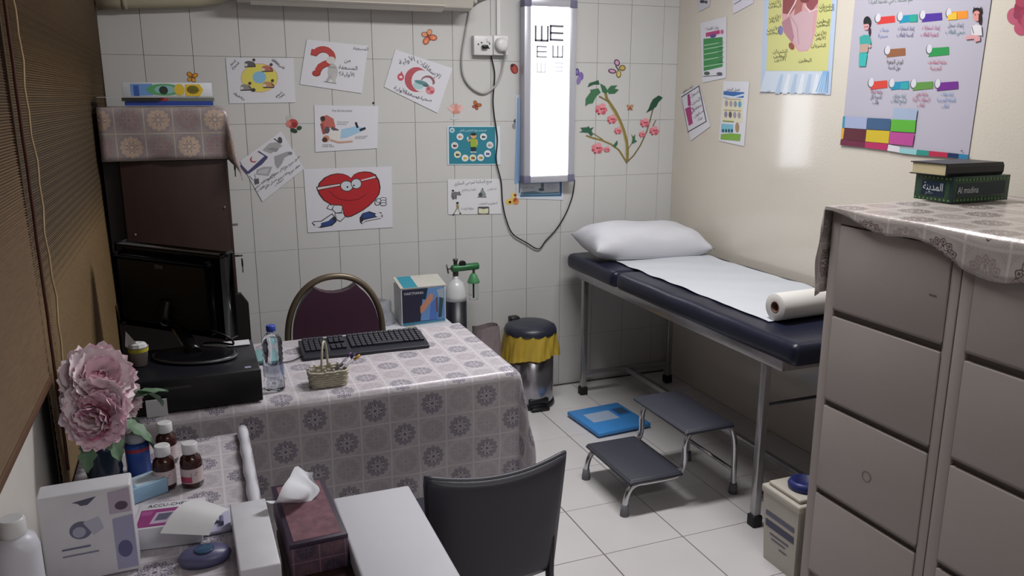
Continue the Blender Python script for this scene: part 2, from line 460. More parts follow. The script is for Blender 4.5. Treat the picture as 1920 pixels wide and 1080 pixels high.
t = thing('wall_pipe', 'cream wrapped pipe running from the blind to the air conditioner', 'pipe', (-2.6, -.04, 1.98))
build('pipe', MB().tube([(-2.86, -.042, 1.982), (-2.76, -.042, 1.99), (-2.6, -.042, 2.0), (-2.46, -.042, 2.01), (-2.38, -.05, 2.025), (-2.30, -.08, 2.06)], .026, 14), pc, t)
build('joint_collar', MB().tube([(-2.765, -.042, 1.989), (-2.745, -.042, 1.9905)], .0285, 14), pm('pipe_tape', '9a947e', .6), t)
t = thing('wire_bundle', 'tangled wires taped at the right end of the air conditioner', 'cable', (-1.2, -.03, 2.0))
for k in range(4):
    P = smooth_path([(-1.25, -.05-.02*k, 2.02+.012*k), (-1.215, -.03, 2.025), (-1.20+.01*k, -.012, 2.035+.015*k), (-1.14+.02*k, -.012, 2.10), (-1.12+.02*k, -.012, 2.3)], 5)
    build('wire', MB().tube(P, .0045, 6), pm('wire_grey', '6e655e', .6), t)

# ------------------------------------------------------------------ sockets and cables
t = thing('wall_socket', 'white double wall socket block beside the lit eye chart', 'socket', (-1.1, 0, 1.85))
def pb(px, py, y): p = at_y(px, py, y); return p
a = pb(888, 66, -.035); b = pb(924, 104, -.035)
bxp('socket_box', t, white_pl, a.x, b.x, -.038, 0, b.z, a.z, bev=.004)
a2 = pb(925, 66, -.035); b2_ = pb(953, 104, -.035)
bxp('socket_box', t, white_pl, a2.x, b2_.x, -.038, 0, b2_.z, a2.z, bev=.004)
def disc(px, py, y, r, dy=.004, n=16):
    p = pb(px, py, y); M = Matrix.Translation(p) @ Matrix.Rotation(PI/2, 4, 'X')
    return MB().lathe([(r, 0), (r*.96, dy)], n=n, M=M)
for (x_, y_) in ((897, 83), (903, 80), (918, 82)):
    build('socket_hole', disc(x_, y_, -.0385, .004, .001, 8), dk, t)
p = pb(939, 84, -.04)
build('round_plug', MB().lathe([(.034, 0), (.034, .02), (.027, .032), (.01, .034)], n=24, M=Matrix.Translation((p.x, -.038, p.z)) @ Matrix.Rotation(PI/2, 4, 'X')), white_pl, t)
bxp('switch', t, white_pl, pb(913, 72, -.04).x, pb(919, 72, -.04).x, -.043, -.037, pb(913, 79, -.04).z, pb(913, 72, -.04).z, bev=.001)
for lab, xa, xb in (('narrow white trunking rising above the wall socket', 931, 936),):
    q = pb(933, 66, 0)
    tag(bxp('cable_trunking', None, white_pl, q.x-.009, q.x+.009, -.016, 0, q.z-.001, H), lab, 'trunking')
def cable(name, label, pts, r, mat, off=.012):
    P = smooth_path([on_back(x, y, off if len(q) == 0 else q[0]) for x, y, *q in pts], 6)
    return tag(build(name, MB().tube(P, r, 8), mat), label, 'cable')
cable('power_cable', 'thick grey power cable looping below the wall socket', [(884, -30), (879, 20), (871, 65), (865, 105), (867, 140), (882, 164), (905, 175), (925, 163), (938, 140), (942, 115, .02), (940, 96, .06)], .0052, pm('grey_cable', 'a9a8a6', .5))
cable('power_cable', 'thin black cable from the socket hanging to the eye chart', [(905, 89, .05), (913, 92, .035), (920, 108), (926, 140), (923, 185), (925, 215), (931, 260), (929, 300), (938, 340), (941, 380), (948, 412), (960, 438), (985, 454), (1008, 466), (1022, 450), (1042, 428), (1060, 398), (1072, 365), (1073, 336, .03)], .0034, dk)
p = on_back(904, 89)
tag(build('black_plug', MB().box(p.x-.018, p.x+.014, -.06, -.0395, p.z-.009, p.z+.009, bev=.005), dk), 'flat black plug pushed into the left wall socket', 'plug')

# ------------------------------------------------------------------ lit eye chart box
L = lambda x, y: at_y(x, y, -.07)
t = thing('eye_chart', 'tall lit white eye chart light box on the tiled wall', 'eye chart', (-.8, 0, 1.6))
x0, x1 = -.944, -.655; zb, zt = 1.166, 2.08
alu = pm('silver_frame', 'b9bac4', .35, metal=.3, var=.03); cap = pm('grey_corner_cap', '6c6c84', .5)
bxp('housing', t, alu, x0+.004, x1-.004, -.062, 0, zb+.004, zt-.004)
bxp('frame_rail', t, alu, x0, x0+.036, -.074, -.02, zb+.036, zt-.036, bev=.002)
bxp('frame_rail', t, alu, x1-.036, x1, -.074, -.02, zb+.036, zt-.036, bev=.002)
bxp('frame_rail', t, alu, x0+.036, x1-.036, -.074, -.02, zb, zb+.034, bev=.002)
bxp('frame_rail', t, alu, x0+.036, x1-.036, -.074, -.02, zt-.034, zt, bev=.002)
for cx in (x0, x1-.036):
    for cz in (zb, zt-.036): bxp('corner_cap', t, cap, cx-.001, cx+.038, -.076, -.018, cz-.001, cz+.038, bev=.002)
lit = bxp('lit_panel', t, emit('chart_glow', 'f4f6ff', 3.4), x0+.036, x1-.036, -.068, -.063, zb+.034, zt-.034)
def E_shape(mb, cx, cz, s, rot, th):
    R = Matrix.Rotation(rot, 3, 'Y')
    def q(a, b, c, d):
        vs = [R @ Vector((x_, 0, z_)) for x_, z_ in ((a, b), (c, b), (c, d), (a, d))]
        mb.raw([(cx+v.x, -.0684, cz+v.z) for v in vs], [(0, 1, 2, 3)])
    h = s/2
    q(-h, -h, -h+th, h); q(-h, -h, h, -h+th); q(-h, -th/2, h, th/2); q(-h, h-th, h, h)
for (px, py, s, rot, g) in ((1016, 63, .078, -PI/2, '62626a'), (1044, 62, .078, 0, '62626a'), (1016, 97, .058, 0, '85858c'), (1046, 97, .062, -PI/2, '85858c'), (1015, 127, .05, -PI/2, 'a5a5ac'), (1048, 126, .044, PI, 'a5a5ac')):
    mb = MB(); c = L(px, py); E_shape(mb, c.x, c.z, s, rot, s*.14)
    build('chart_letter', mb, emit('letter_'+g, g, {'62626a': .15, '85858c': .35, 'a5a5ac': .9}[g]) if 'letter_'+g not in MATS else MATS['letter_'+g], t)
for px in (1011, 1024, 1042, 1053):
    mb = MB(); c = L(px, 147); E_shape(mb, c.x, c.z, .02, PI/2*(px % 4), .002); build('chart_letter', mb, MATS['letter_a5a5ac'], t)

# ------------------------------------------------------------------ posters on the tiled wall
BL = '2e2e36'; GR = '7c7d84'
t, d = poster('picture_poster', 'white poster with a yellow ring, top left above brown cabinet', on_back, [(423, 108), (550, 109), (554, 192), (430, 194)])
d.frame(400, 60, 4)
d.ell(345, 345, 140, 110, 'c9a2a0').ell(345, 345, 135, 105, 'd9cf62').ell(345, 340, 52, 46, '86b6d6')
for (x, y, c1) in ((275, 240, '5c5c60'), (405, 275, 'b56a5c'), (245, 415, '8a8a86'), (415, 395, 'b98a66')):
    d.ell(x, y, 42, 22, c1, 12).ell(x+28, y-30, 12, 12, '4a3a34').ell(x-32, y+6, 14, 10, 'cfc9c4').line([(x-40, y+22), (x+40, y+20)], 7, BL).line([(x+20, y-10), (x+40, y+14)], 8, '6a4a3a')
d.ell(300, 435, 16, 14, '3a3a30')
for (s_, x, y, r) in (('كسور', 145, 230, -38), ('الجروح', 165, 250, -38), ('إنعاش', 470, 225, 42), ('قلبي رئوي', 490, 235, 42), ('حروق', 180, 470, 42), ('نزيف', 215, 490, 42), ('تسمم', 490, 465, -38), ('إغماء', 510, 478, -38)):
    d.text(s_, x, y, 26, BL, r)
d.done(t)
t, d = poster('picture_poster', 'white poster with a big red question mark', on_back, [(575, 74), (690, 86), (678, 175), (562, 158)])
d.frame(400, 60, 4)
Q = [(742, 150)]+[(820+70*math.cos(math.radians(a)), 190+62*math.sin(math.radians(a))) for a in range(215, 365, 12)]+[(888, 205), (868, 228), (830, 240), (800, 258), (785, 282)]
d.line([(x+3, y+4) for x, y in Q], 46, '6e2422').line(Q, 44, 'b23c38')
d.ell(772, 310, 33, 24, '7c2624').ell(770, 307, 30, 21, 'a83632')
d.ell(880, 212, 34, 28, 'c9c6c4').ell(895, 300, 38, 62, 'b4b2b2').line([(850, 372), (875, 330)], 20, 'a8a6a6').line([(905, 378), (908, 320)], 22, 'bcbaba').line([(862, 262), (915, 268)], 12, '9a9898').line([(830, 372), (920, 386)], 5, '6a6a6c')
d.text('من', 1005, 212, 40, BL).text('المسعفة', 1010, 268, 42, BL, 4).text('الأولية?', 1000, 318, 42, BL, 4).text('المسعفة', 1105, 125, 34, '55555c', 3)
d.done(t)
t, d = poster('picture_poster', 'tilted white poster with red crescent and Arabic lettering', on_back, [(741, 93), (848, 128), (820, 212), (720, 163)])
d.frame(700, 60, 4.8)
P = [(385+105*math.cos(math.radians(a)), 428+112*math.sin(math.radians(a))) for a in range(70, 320, 10)]
Q = [(430+88*math.cos(math.radians(a)), 440+96*math.sin(math.radians(a))) for a in range(300, 70, -10)]
d.poly(P+Q, 'b0525c')
P = [(487+66*math.cos(math.radians(a)), 455+64*math.sin(math.radians(a))) for a in range(200, 380, 12)]
Q = [(480+52*math.cos(math.radians(a)), 460+50*math.sin(math.radians(a))) for a in range(380, 200, -12)]
d.poly(P+Q, '8c5f66')
d.ell(405, 480, 50, 36, 'a4c4c8').ell(430, 455, 60, 18, '5a8a90', 14).ell(470, 480, 30, 14, '4a5a60', 10).line([(370, 440), (500, 490)], 9, '5a7a80')
d.ell(510, 525, 42, 38, 'd08a92').ell(495, 510, 18, 15, 'b45a66').ell(525, 540, 18, 15, 'b45a66').ell(245, 405, 30, 34, 'c0505e').poly([(252, 350), (232, 392), (268, 392)], 'c0505e').ell(246, 405, 15, 12, 'e8c8cc')
word = ['الإسعافات', 'الأولية']
for (s_, x, y, r, h) in (('الأولية', 300, 258, -14, 62), ('الإسعافات', 500, 330, 38, 62), ('الأولية', 240, 520, 22, 50), ('مسعفات', 330, 556, 20, 50), ('صحيات', 455, 598, 14, 46)):
    d.text(s_, x, y, h, '4a4a52', r)
d.done(t)
t, d = poster('picture_poster', 'white first aid poster of a kneeling rescuer and lying man', on_back, [(589, 197), (709, 199), (707, 278), (591, 285)])
d.frame(400, 60, 4)
d.text('First Aid Instructions', 965, 590, 26, BL, 0, 150).text('Check airway', 970, 675, 18, '66666c', 0, 85).text('and breathing', 960, 690, 18, '66666c', 0, 70).text('Lay the victim', 1110, 782, 18, '66666c', -3, 95).text('on his back', 1100, 795, 18, '66666c', -3, 80).text('Hold the', 855, 845, 18, '66666c', 0, 70).text('head back', 862, 857, 18, '66666c', 0, 90)
d.poly([(800, 640), (850, 622), (900, 650), (915, 715), (860, 720), (820, 720)], 'b8655c').ell(820, 650, 18, 20, '3c2c28').line([(812, 690), (830, 760)], 22, '9a4a42').line([(890, 720), (930, 740)], 22, '5a5058')
d.ell(920, 780, 55, 42, 'd8d4d0', 8).poly([(960, 730), (1075, 705), (1130, 720), (1130, 738), (1000, 790), (950, 800)], '9cc0dc').line([(1068, 680), (1080, 715)], 16, '24242a').line([(1100, 735), (1136, 722)], 18, '24242a')
d.ell(845, 800, 26, 26, 'c08a74').ell(835, 808, 20, 18, '4a3028').ell(852, 735, 20, 26, '56525a').line([(880, 810), (940, 828), (1040, 820)], 14, 'c09a8a')
d.done(t)
t, d = poster('picture_poster', 'tilted white poster with first aid kit and Arabic list', on_back, [(450, 302), (527, 246), (570, 316), (492, 378)])
d.frame(440, 240, 7.71)
d.poly([(90, 540), (330, 335), (430, 410), (190, 625)], 'd4d2d8').poly([(75, 540), (95, 525), (190, 625), (430, 405), (330, 345), (345, 328), (480, 415), (470, 440), (400, 520), (200, 665), (170, 660)], '4a4a70')
d.poly([(225, 440), (255, 480), (300, 480), (330, 470), (290, 500), (240, 495), (215, 460)], 'a03c40').poly([(225, 440), (250, 400), (245, 460)], 'a03c40')
d.poly([(400, 320), (500, 220), (620, 200), (690, 260), (520, 370)], 'a3a4a6').poly([(450, 300), (560, 280), (640, 300), (600, 350)], '8d8e92').ell(655, 175, 32, 48, '4a4c50', -12).line([(570, 155), (640, 205)], 14, '3c3e42')
d.poly([(570, 410), (760, 340), (820, 370), (720, 430), (680, 520), (620, 590), (580, 520)], '9a9ba2').ell(800, 365, 34, 26, '7c7e84')
d.poly([(320, 600), (420, 560), (545, 560), (490, 690), (310, 670)], '9fa2a8').poly([(350, 610), (500, 580), (470, 665), (340, 655)], 'b9bbc0').poly([(275, 740), (345, 725), (355, 800), (290, 820)], '5a5a60').line([(290, 660), (300, 730)], 8, GR).line([(210, 690), (260, 745)], 10, GR)
for (s_, x, y) in (('لاصق جروح طبي', 820, 500), ('شاش معقم وقطن', 590, 660), ('مقص وملقط صغير', 430, 760), ('ضمادات', 640, 780), ('مطهر جروح', 860, 590), ('قفازات', 380, 870), ('مسكن للألم', 520, 800), ('رباط ضاغط', 700, 690)):
    d.text(s_, x, y, 46, BL, -38)
d.done(t)
t, d = poster('picture_poster', 'white poster of a red cartoon heart running in trainers', on_back, [(569, 317), (734, 312), (736, 426), (577, 436)])
d.frame(560, 300, 7.2)
def heart(o):
    pts = [(705, 245), (740, 200), (800, 170), (880, 158), (960, 165), (1030, 200), (1075, 270), (1095, 370), (1080, 460), (1020, 540), (950, 610), (870, 670), (790, 715), (710, 755), (650, 765), (615, 740), (598, 680), (590, 620), (560, 605), (440, 600), (340, 540), (280, 460), (255, 390), (280, 310), (350, 240), (440, 198), (520, 183), (600, 190), (665, 215)]
    cx, cy = 680, 450
    return [(cx+(x-cx)*o, cy+(y-cy)*o) for x, y in pts]
WH = 'd2d4dc'
d.poly([(405, 600), (370, 655), (440, 680), (480, 620)], BL).poly([(412, 608), (385, 650), (438, 668), (468, 618)], WH)
d.poly([(470, 610), (445, 670), (500, 720), (580, 710), (600, 610)], BL).poly([(475, 615), (457, 665), (505, 710), (573, 700), (590, 612)], WH)
d.poly([(480, 715), (600, 710), (635, 765), (560, 835), (505, 810)], BL).poly([(490, 722), (598, 718), (622, 765), (558, 822), (515, 800)], WH)
d.poly([(800, 710), (880, 690), (870, 740), (820, 750)], WH)
d.poly([(175, 850), (200, 825), (300, 820), (450, 718), (500, 780), (510, 830), (450, 885), (300, 915), (220, 900)], BL)
d.poly([(188, 850), (205, 835), (305, 830), (445, 735), (470, 760), (400, 820), (300, 880), (215, 870)], WH).poly([(300, 850), (400, 820), (450, 790), (490, 830), (420, 880), (330, 895), (300, 885)], '2f477f').ell(255, 885, 45, 20, WH, -6)
d.poly([(820, 780), (860, 715), (950, 690), (1040, 720), (1110, 700), (1135, 760), (1100, 790), (900, 830), (850, 865), (825, 840)], BL)
d.poly([(870, 715), (935, 700), (1020, 730), (1025, 765), (880, 790), (850, 760)], '2f477f').poly([(845, 845), (875, 810), (1030, 775), (1125, 755), (1110, 780), (900, 822), (860, 855)], WH).ell(1075, 738, 45, 26, WH, -4)
d.ell(1060, 570, 40, 44, BL, 20).ell(1060, 570, 30, 34, WH, 20)
for yy in (525, 560, 595): d.ell(1140, yy, 46, 25, BL).ell(1140, yy, 37, 17, WH)
d.ell(1075, 545, 34, 30, BL).ell(1076, 546, 26, 22, WH)
d.poly(heart(1.02), '2a1418').poly(heart(.985), 'b0272e')
d.poly([(235, 360), (555, 310), (560, 350), (250, 412)], BL).poly([(250, 370), (555, 322), (555, 342), (258, 400)], 'd8c4c8').poly([(835, 270), (1035, 205), (1055, 240), (845, 290)], BL).poly([(838, 268), (1028, 215), (1040, 236), (845, 282)], 'd8c4c8').line([(1035, 195), (1055, 252)], 12, BL)
d.ell(645, 350, 88, 74, BL, 8).ell(645, 350, 78, 64, 'c4cbd4', 8).ell(775, 318, 74, 72, BL).ell(775, 318, 64, 62, 'c4cbd4').ell(655, 362, 13, 13, BL).ell(742, 342, 12, 12, BL)
d.line([(415, 420), (470, 480), (560, 530), (680, 545), (800, 530), (880, 480), (915, 445)], 7, '6e1418')
d.done(t)
t, d = poster('picture_poster', 'teal poster of a cartoon boy ringed by small round pictures', on_back, [(838, 236), (937, 236), (938, 309), (839, 309)], paper='cfdbe2')
d.frame(800, 200, 4.8)
d.poly([(197, 182), (612, 182), (618, 514), (200, 516)], '2f7f92')
d.text('استخدم جهاز التنفس بأمان', 415, 212, 26, 'c4dde4', 0, 240).ell(227, 212, 22, 22, 'c8d8e0').ell(227, 212, 12, 12, '5f97a8')
cols = ['d2dadf', 'd0c9c9', 'd8d4a0', 'd8d8dc', 'cfd0a0', 'd4d0d8', 'd0dde4', 'c9cfd4', 'd6dcd8']
for k, (x, y) in enumerate(((298, 270), (250, 350), (275, 430), (343, 462), (413, 460), (483, 458), (545, 422), (565, 345), (508, 270))):
    d.ell(x, y, 31, 31, 'dfe6ea').ell(x, y, 27, 27, cols[k]).ell(x-6, y+2, 9, 12, ('b06a58', '3a2e30', '2a3a40', 'b0a030', 'a04048', 'b0a020', '4a4488', '9a8a88', '2c3440')[k]).ell(x+10, y+3, 8, 10, ('c89a80', '5a2a30', '324a50', 'c8b840', '3a3a48', '6a7a30', '3a3468', 'a89a90', '3c4450')[k])
d.ell(418, 262, 27, 26, 'd0a070').ell(418, 248, 27, 13, '2c2a28').poly([(390, 290), (445, 290), (452, 365), (392, 365)], '8fae3a').line([(448, 300), (452, 340)], 12, 'd0a070').line([(390, 300), (370, 310), (362, 285)], 12, 'd0a070').poly([(396, 362), (442, 362), (440, 405), (424, 405), (419, 380), (412, 405), (398, 405)], '22303c').ell(403, 408, 14, 6, 'c8d0d4').ell(432, 408, 14, 6, 'c8d0d4').ell(366, 285, 8, 16, 'b8d4e4')
d.done(t)
t, d = poster('picture_poster', 'white diabetes poster with four small figures and Arabic heading', on_back, [(839, 336), (938, 335), (940, 401), (840, 402)], paper='d9dade')
d.frame(820, 320, 9.82)
d.text('مربع السلامة لمرضى السكري', 655, 210, 82, BL, -4, 690).text('الغذاء و العلاج', 575, 350, 56, '50505a', -3, 250).text('أخذ القياس', 1000, 335, 56, '50505a', -3, 170).text('التعليم و التثقيف', 930, 600, 56, '50505a', -2, 340).text('مزاولة الرياضة', 550, 695, 56, '50505a', -2, 230)
d.ell(283, 368, 24, 18, '26262c').poly([(255, 400), (330, 385), (400, 400), (440, 430), (420, 460), (350, 450), (340, 520), (270, 525), (250, 470)], '75757a').line([(285, 470), (290, 530)], 14, '404046').line([(345, 455), (345, 520)], 14, '404046').ell(400, 395, 14, 16, '55555a')
d.poly([(740, 485), (780, 400), (820, 315), (850, 360), (890, 430), (895, 485)], '8a9094').ell(790, 440, 38, 38, '4a5256').line([(735, 488), (900, 488)], 8, '30363a').ell(830, 335, 14, 14, '5a6064')
d.ell(365, 592, 26, 20, '2a2a30').poly([(340, 620), (385, 615), (400, 700), (350, 710)], '9a8a6e').line([(350, 700), (295, 800)], 18, '8e8478').line([(385, 700), (415, 780)], 18, 'b8b0a0').ell(295, 805, 18, 12, '2c2c30').ell(418, 785, 18, 12, '4a3036')
d.poly([(740, 670), (760, 660), (930, 660), (950, 670), (950, 795), (740, 795)], '54545a').poly([(755, 690), (845, 705), (935, 690), (930, 780), (845, 790), (755, 780)], 'd8d8b8').line([(845, 705), (845, 790)], 5, 'a8a890')
d.done(t)
t, d = poster('picture_poster', 'pale poster with blue border half hidden behind the eye chart', on_back, [(966, 178), (1056, 178), (1056, 375), (968, 372)], paper='cdd4de', lift=.003)
d.frame(800, 200, 4.8)
d.poly([(812, -80), (826, -80), (835, 690), (790, 690)], '86a8cf').poly([(828, 665), (838, 665), (838, 775), (828, 775)], '3c6672').poly([(838, 680), (1215, 675), (1215, 690), (838, 700)], 'a9b8cc').poly([(838, 795), (1210, 785), (1210, 805), (840, 812)], '356080').poly([(1195, 668), (1215, 668), (1212, 805), (1195, 805)], '3f5f92')
d.poly([(845, 770), (960, 760), (1040, 775), (1190, 765), (1190, 790), (845, 800)], '6e93ae').ell(1040, 710, 14, 26, '6a7680').ell(1030, 745, 26, 14, '50687e').text('العيادة المدرسية', 900, 725, 22, '62707e', 0, 120).ell(1120, 720, 50, 25, 'c0c2d4')
d.done(t)

# ------------------------------------------------------------------ posters on the right wall
t, d = poster('picture_poster', 'small green striped poster, highest of three on cream wall', on_right, [(1314, 43), (1363, 31), (1362, 146), (1318, 155)], rough=.25)
d.frame(1260, 0, 3.6)
d.poly([(232, 222), (325, 202), (328, 228), (233, 250)], 'b0407a').ell(342, 215, 12, 16, 'c46a90', 0).ell(282, 243, 22, 12, '5a4a8a', -12)
d.poly([(216, 262), (346, 250), (346, 450), (218, 480)], '3f8a50')
for yy in (292, 318, 352, 390, 435): d.poly([(220, yy+12), (345, yy-10), (345, yy-4), (220, yy+19)], '9cc8a4')
d.ell(240, 495, 20, 12, '4a5a54').ell(325, 497, 20, 10, '5a5a64').line([(216, 515), (345, 508)], 4, '4a4a50').text('زيارة العيادة', 275, 190, 26, BL, -8, 90)
for yy in (285, 320, 350, 385, 420): d.text('نظافة', 335, yy, 18, '2a4a34', -8)
d.done(t)
t, d = poster('picture_poster', 'small tilted poster with a magenta bottle on cream wall', on_right, [(1276, 178), (1312, 158), (1333, 237), (1296, 264)], rough=.25)
d.frame(1260, 0, 3.6)
d.line([(68, 655), (185, 580), (235, 820), (112, 890)], 6, BL).line([(68, 655), (112, 890)], 3, '6a5a6a')
d.poly([(108, 640), (122, 632), (130, 690), (132, 712), (112, 716)], '9a2f6e').poly([(92, 735), (130, 715), (138, 790), (145, 832), (118, 850), (105, 790)], 'a83a76').outline([(130, 735), (145, 728), (148, 750), (136, 770)], 5, '8a3a6a')
for k, (x, y) in enumerate(((155, 630), (165, 680), (175, 722), (182, 765), (192, 800))): d.text(['غسول', 'اليدين', 'معقم', 'صابون', 'ماء'][k], x, y, 30, '6a4a66', -30)
d.text('كيف نعقم', 110, 600, 26, BL, -32, 80)
d.done(t)
t, d = poster('picture_poster', 'small poster with blue banner and eight small icons', on_right, [(1358, 152), (1406, 153), (1396, 274), (1349, 264)], rough=.25)
d.frame(1260, 0, 3.6)
d.poly([(352, 615), (492, 622), (488, 660), (350, 660)], '3a68a8').poly([(352, 640), (420, 650), (490, 632), (490, 645), (420, 662), (350, 655)], 'c8d4e4')
d.poly([(348, 662), (486, 668), (480, 830), (338, 815)], 'd6d2b8')
for j, y in enumerate((698, 772)):
    for i in range(4): d.ell(372-j*4+i*30, y+i*2, 11, 22, ('9a90a8', 'a89a98', '8a90a0', '5a9ac0', '8c84a6', '5a5a50', '9c94a4', '9c94a4')[j*4+i])
d.line([(366, 668), (470, 672)], 5, 'a8946a').line([(355, 742), (470, 748)], 5, 'a8946a').line([(350, 816), (420, 822)], 9, '8a9a4a')
d.poly([(338, 835), (418, 840), (416, 895), (335, 892)], '7ab8cc').poly([(335, 905), (400, 900), (470, 905), (464, 952), (332, 940)], '7aa844').ell(445, 860, 14, 34, 'a08a6a')
for i in range(4): d.ell(350+i*20, 882, 7, 12, '1f4a5c')
d.text('غسل اليدين', 418, 602, 26, BL, 2, 90)
d.done(t)
# upper pair cut by the frame
t, d = poster('picture_poster', 'grey corner of a poster cut off above the green one', on_right, [(1290, -80), (1342, -80), (1331, 12), (1312, 22)], paper='c4c3cc', rough=.25)
d.ell(1318, 3, 5, 3, '3a3c40').ell(1325, 4, 3, 3, '4a4c50'); d.done(t)
t, d = poster('picture_poster', 'tilted poster corner cut off left of the heart anatomy chart', on_right, [(1371, -70), (1420, -90), (1413, 6), (1376, 26)], paper='d2cfdb', rough=.25)
d.line([(1378, 8), (1411, -12)], 1.2, BL); d.done(t)

t, d = poster('anatomy_poster', 'large heart anatomy poster with yellow panel and blue border', on_right, [(1436, -60), (1576, -74), (1558, 178), (1427, 171)], cat='poster', paper='b4c4dc', rough=.12)
d.frame(1260, 0, 3.6)
d.poly([(665, -200), (1100, -220), (1055, 480), (640, 478)], 'c6c682')
d.poly([(760, -160), (1010, -160), (990, 40), (975, 200), (950, 300), (920, 345), (860, 350), (800, 270), (760, 200), (745, 100)], 'c99a9e')
d.poly([(755, -120), (830, -120), (850, 0), (830, 60), (800, 100), (752, 90)], '8a4a4c').poly([(890, -120), (1000, -120), (990, 20), (950, 75), (915, 50)], '8e4f54').poly([(840, -60), (900, -60), (880, 80), (830, 120)], 'a46a66')
d.poly([(790, 100), (830, 105), (880, 75), (960, 80), (950, 260), (930, 330), (870, 345), (810, 240)], 'c4a4ac').poly([(745, 150), (800, 110), (830, 250), (815, 290), (760, 220)], 'a87a86').line([(790, 100), (830, 30), (860, -40)], 9, 'd8c0c4').line([(905, 40), (935, 80), (985, 60)], 9, 'd8c0c4').line([(800, 100), (850, 180), (860, 300)], 6, 'b08a94')
d.ell(738, 205, 17, 32, '7a7aa8').ell(812, 312, 18, 26, '8a4a40', -25).ell(900, 0, 30, 20, '7a3f42')
for (x, y) in ((705, -40), (700, 15), (700, 38), (700, 115), (695, 138), (688, 195), (688, 218), (735, 345), (735, 375), (735, 400), (1050, 38), (1050, 62), (1030, 140), (1025, 165), (1010, 225), (1010, 255), (995, 305), (905, 405)):
    d.text(['الشريان', 'الأبهر', 'البطين', 'الأذين'][(x+y) % 4], x, y, 34, '55563a', 0)
d.poly([(640, 480), (1055, 482), (1040, 632), (600, 620)], 'c2cddb')
for k in range(7): d.poly([(700+k*50, 632), (740+k*48, 500), (760+k*48, 500), (735+k*50, 632)], ('a8bcd4', 'd4dce6')[k % 2])
for k in range(5): d.line([(980+k*18, 620), (1030+k*8, 480)], 7, '7fb0dc')
d.text('أطلس جسم', 635, 618, 18, '50586a', 0, 70)
d.done(t)

t, d = poster('school_clinic_poster', 'big white poster with coloured tabs, figures and colour squares', on_right, [(1612, -80), (1872, -84), (1816, 299), (1578, 272)], cat='poster', paper='b0adba', rough=.2)
d.frame(1560, 0, 3.6)
d.text('أهم الخدمات التي تقدمها العيادة', 400, 4, 42, '2f5a44', -4, 300)
tabs = [(310, 112, 430, 160, 'c83a38'), (460, 102, 583, 152, '2288a8'), (612, 92, 748, 145, '4a3090'), (790, 78, 922, 132, 'dc8a30'), (375, 330, 500, 382, '8a5a3c'), (658, 322, 795, 378, '2a8a4a'), (265, 548, 378, 600, 'c84034'), (405, 552, 525, 602, '2784a8'), (552, 555, 688, 605, '5a8a42'), (715, 555, 858, 608, '6a2a84')]
for (a, b_, c_, e_, col) in tabs:
    d.poly([(a+22, b_+2), (c_, b_-6), (c_+2, e_-8), (a-2, e_+6)], col)
    d.ell(a+2, b_+12, 20, 32, '55565c', 8).ell(a+6, b_+8, 18, 30, 'c6c6ce', 8)
d.poly([(530, 104), (583, 98), (583, 148), (530, 150)], '2a9a8a').poly([(790, 105), (830, 85), (850, 84), (850, 132), (790, 136)], 'd8b43c').poly([(470, 560), (525, 554), (525, 602), (470, 602)], '2f9aa0')
for (s_, x, y, col, mw) in (('خدمات', 360, 200, '7a90c0', 60), ('صحية', 350, 240, '7a90c0', 65), ('إعداد استمارات', 508, 190, '5a5088', 110), ('الصحة للطلاب', 500, 235, '4a4080', 110), ('إعداد استمارات', 675, 185, 'a84a7a', 120), ('التغذية للطلاب', 665, 232, 'a83a70', 120), ('إعداد سجل', 842, 168, '4a6a84', 105), ('صحي للطلاب', 838, 214, '3a7a8a', 130),
    ('الورش التوعوية', 432, 415, '3a3640', 110), ('حول الصحة', 428, 455, '3a3640', 82), ('متابعة المقاصف', 718, 418, 'b0445a', 125), ('المدرسية', 708, 458, 'b0445a', 75), ('متابعة الحالة', 310, 618, '8a3a64', 78), ('الصحية لكل', 305, 652, '4a3a58', 75), ('طالب', 302, 688, '4a3a58', 40), ('إعداد مختلف', 462, 645, '4a7484', 85), ('البرامج للطلاب', 458, 678, '4a7484', 105), ('متابعة بعض', 615, 633, 'a83a66', 82), ('الإسعافات الأولية', 612, 670, 'a83a66', 118), ('للطلاب', 608, 706, 'a83a66', 50), ('إعداد ملفات', 785, 632, '6a8ab8', 85), ('المتابعة المدرسية', 780, 672, '5a80b8', 125), ('للطالب', 770, 712, '6a8ab8', 50)):
    d.text(s_, x, y, 40, col, 1, mw)
# nurse left
d.ell(247, 150, 26, 40, '1c2224').ell(240, 178, 20, 26, 'c8969a').poly([(222, 165), (262, 160), (265, 140), (228, 142)], '1c2224').ell(263, 210, 8, 30, '3a1c34').poly([(195, 250), (225, 235), (262, 238), (275, 290), (250, 330), (245, 365), (195, 370), (198, 310)], '3a9a94').poly([(200, 300), (255, 295), (252, 350), (198, 355)], 'b09488').poly([(192, 365), (248, 365), (236, 448), (190, 448)], '35a8a4').ell(233, 182, 4, 4, '3a2428').ell(247, 180, 4, 4, '3a2428').ell(265, 312, 8, 12, 'c89a9c')
# doctor right
d.ell(992, 78, 32, 26, '20181c').poly([(960, 95), (968, 45), (978, 60), (1008, 60), (1020, 42), (1022, 90)], '20181c').ell(988, 108, 26, 36, 'cc8c84').ell(1010, 128, 10, 40, '2a1420').poly([(950, 180), (985, 165), (1020, 175), (1025, 240), (955, 240)], 'cfcacf').line([(955, 182), (968, 225)], 6, '5a6a68').poly([(915, 245), (960, 235), (1010, 245), (1012, 275), (975, 285), (970, 262), (912, 268)], 'c8969a').ell(978, 100, 4, 4, '3a2428').ell(1000, 98, 4, 4, '9a3a44')
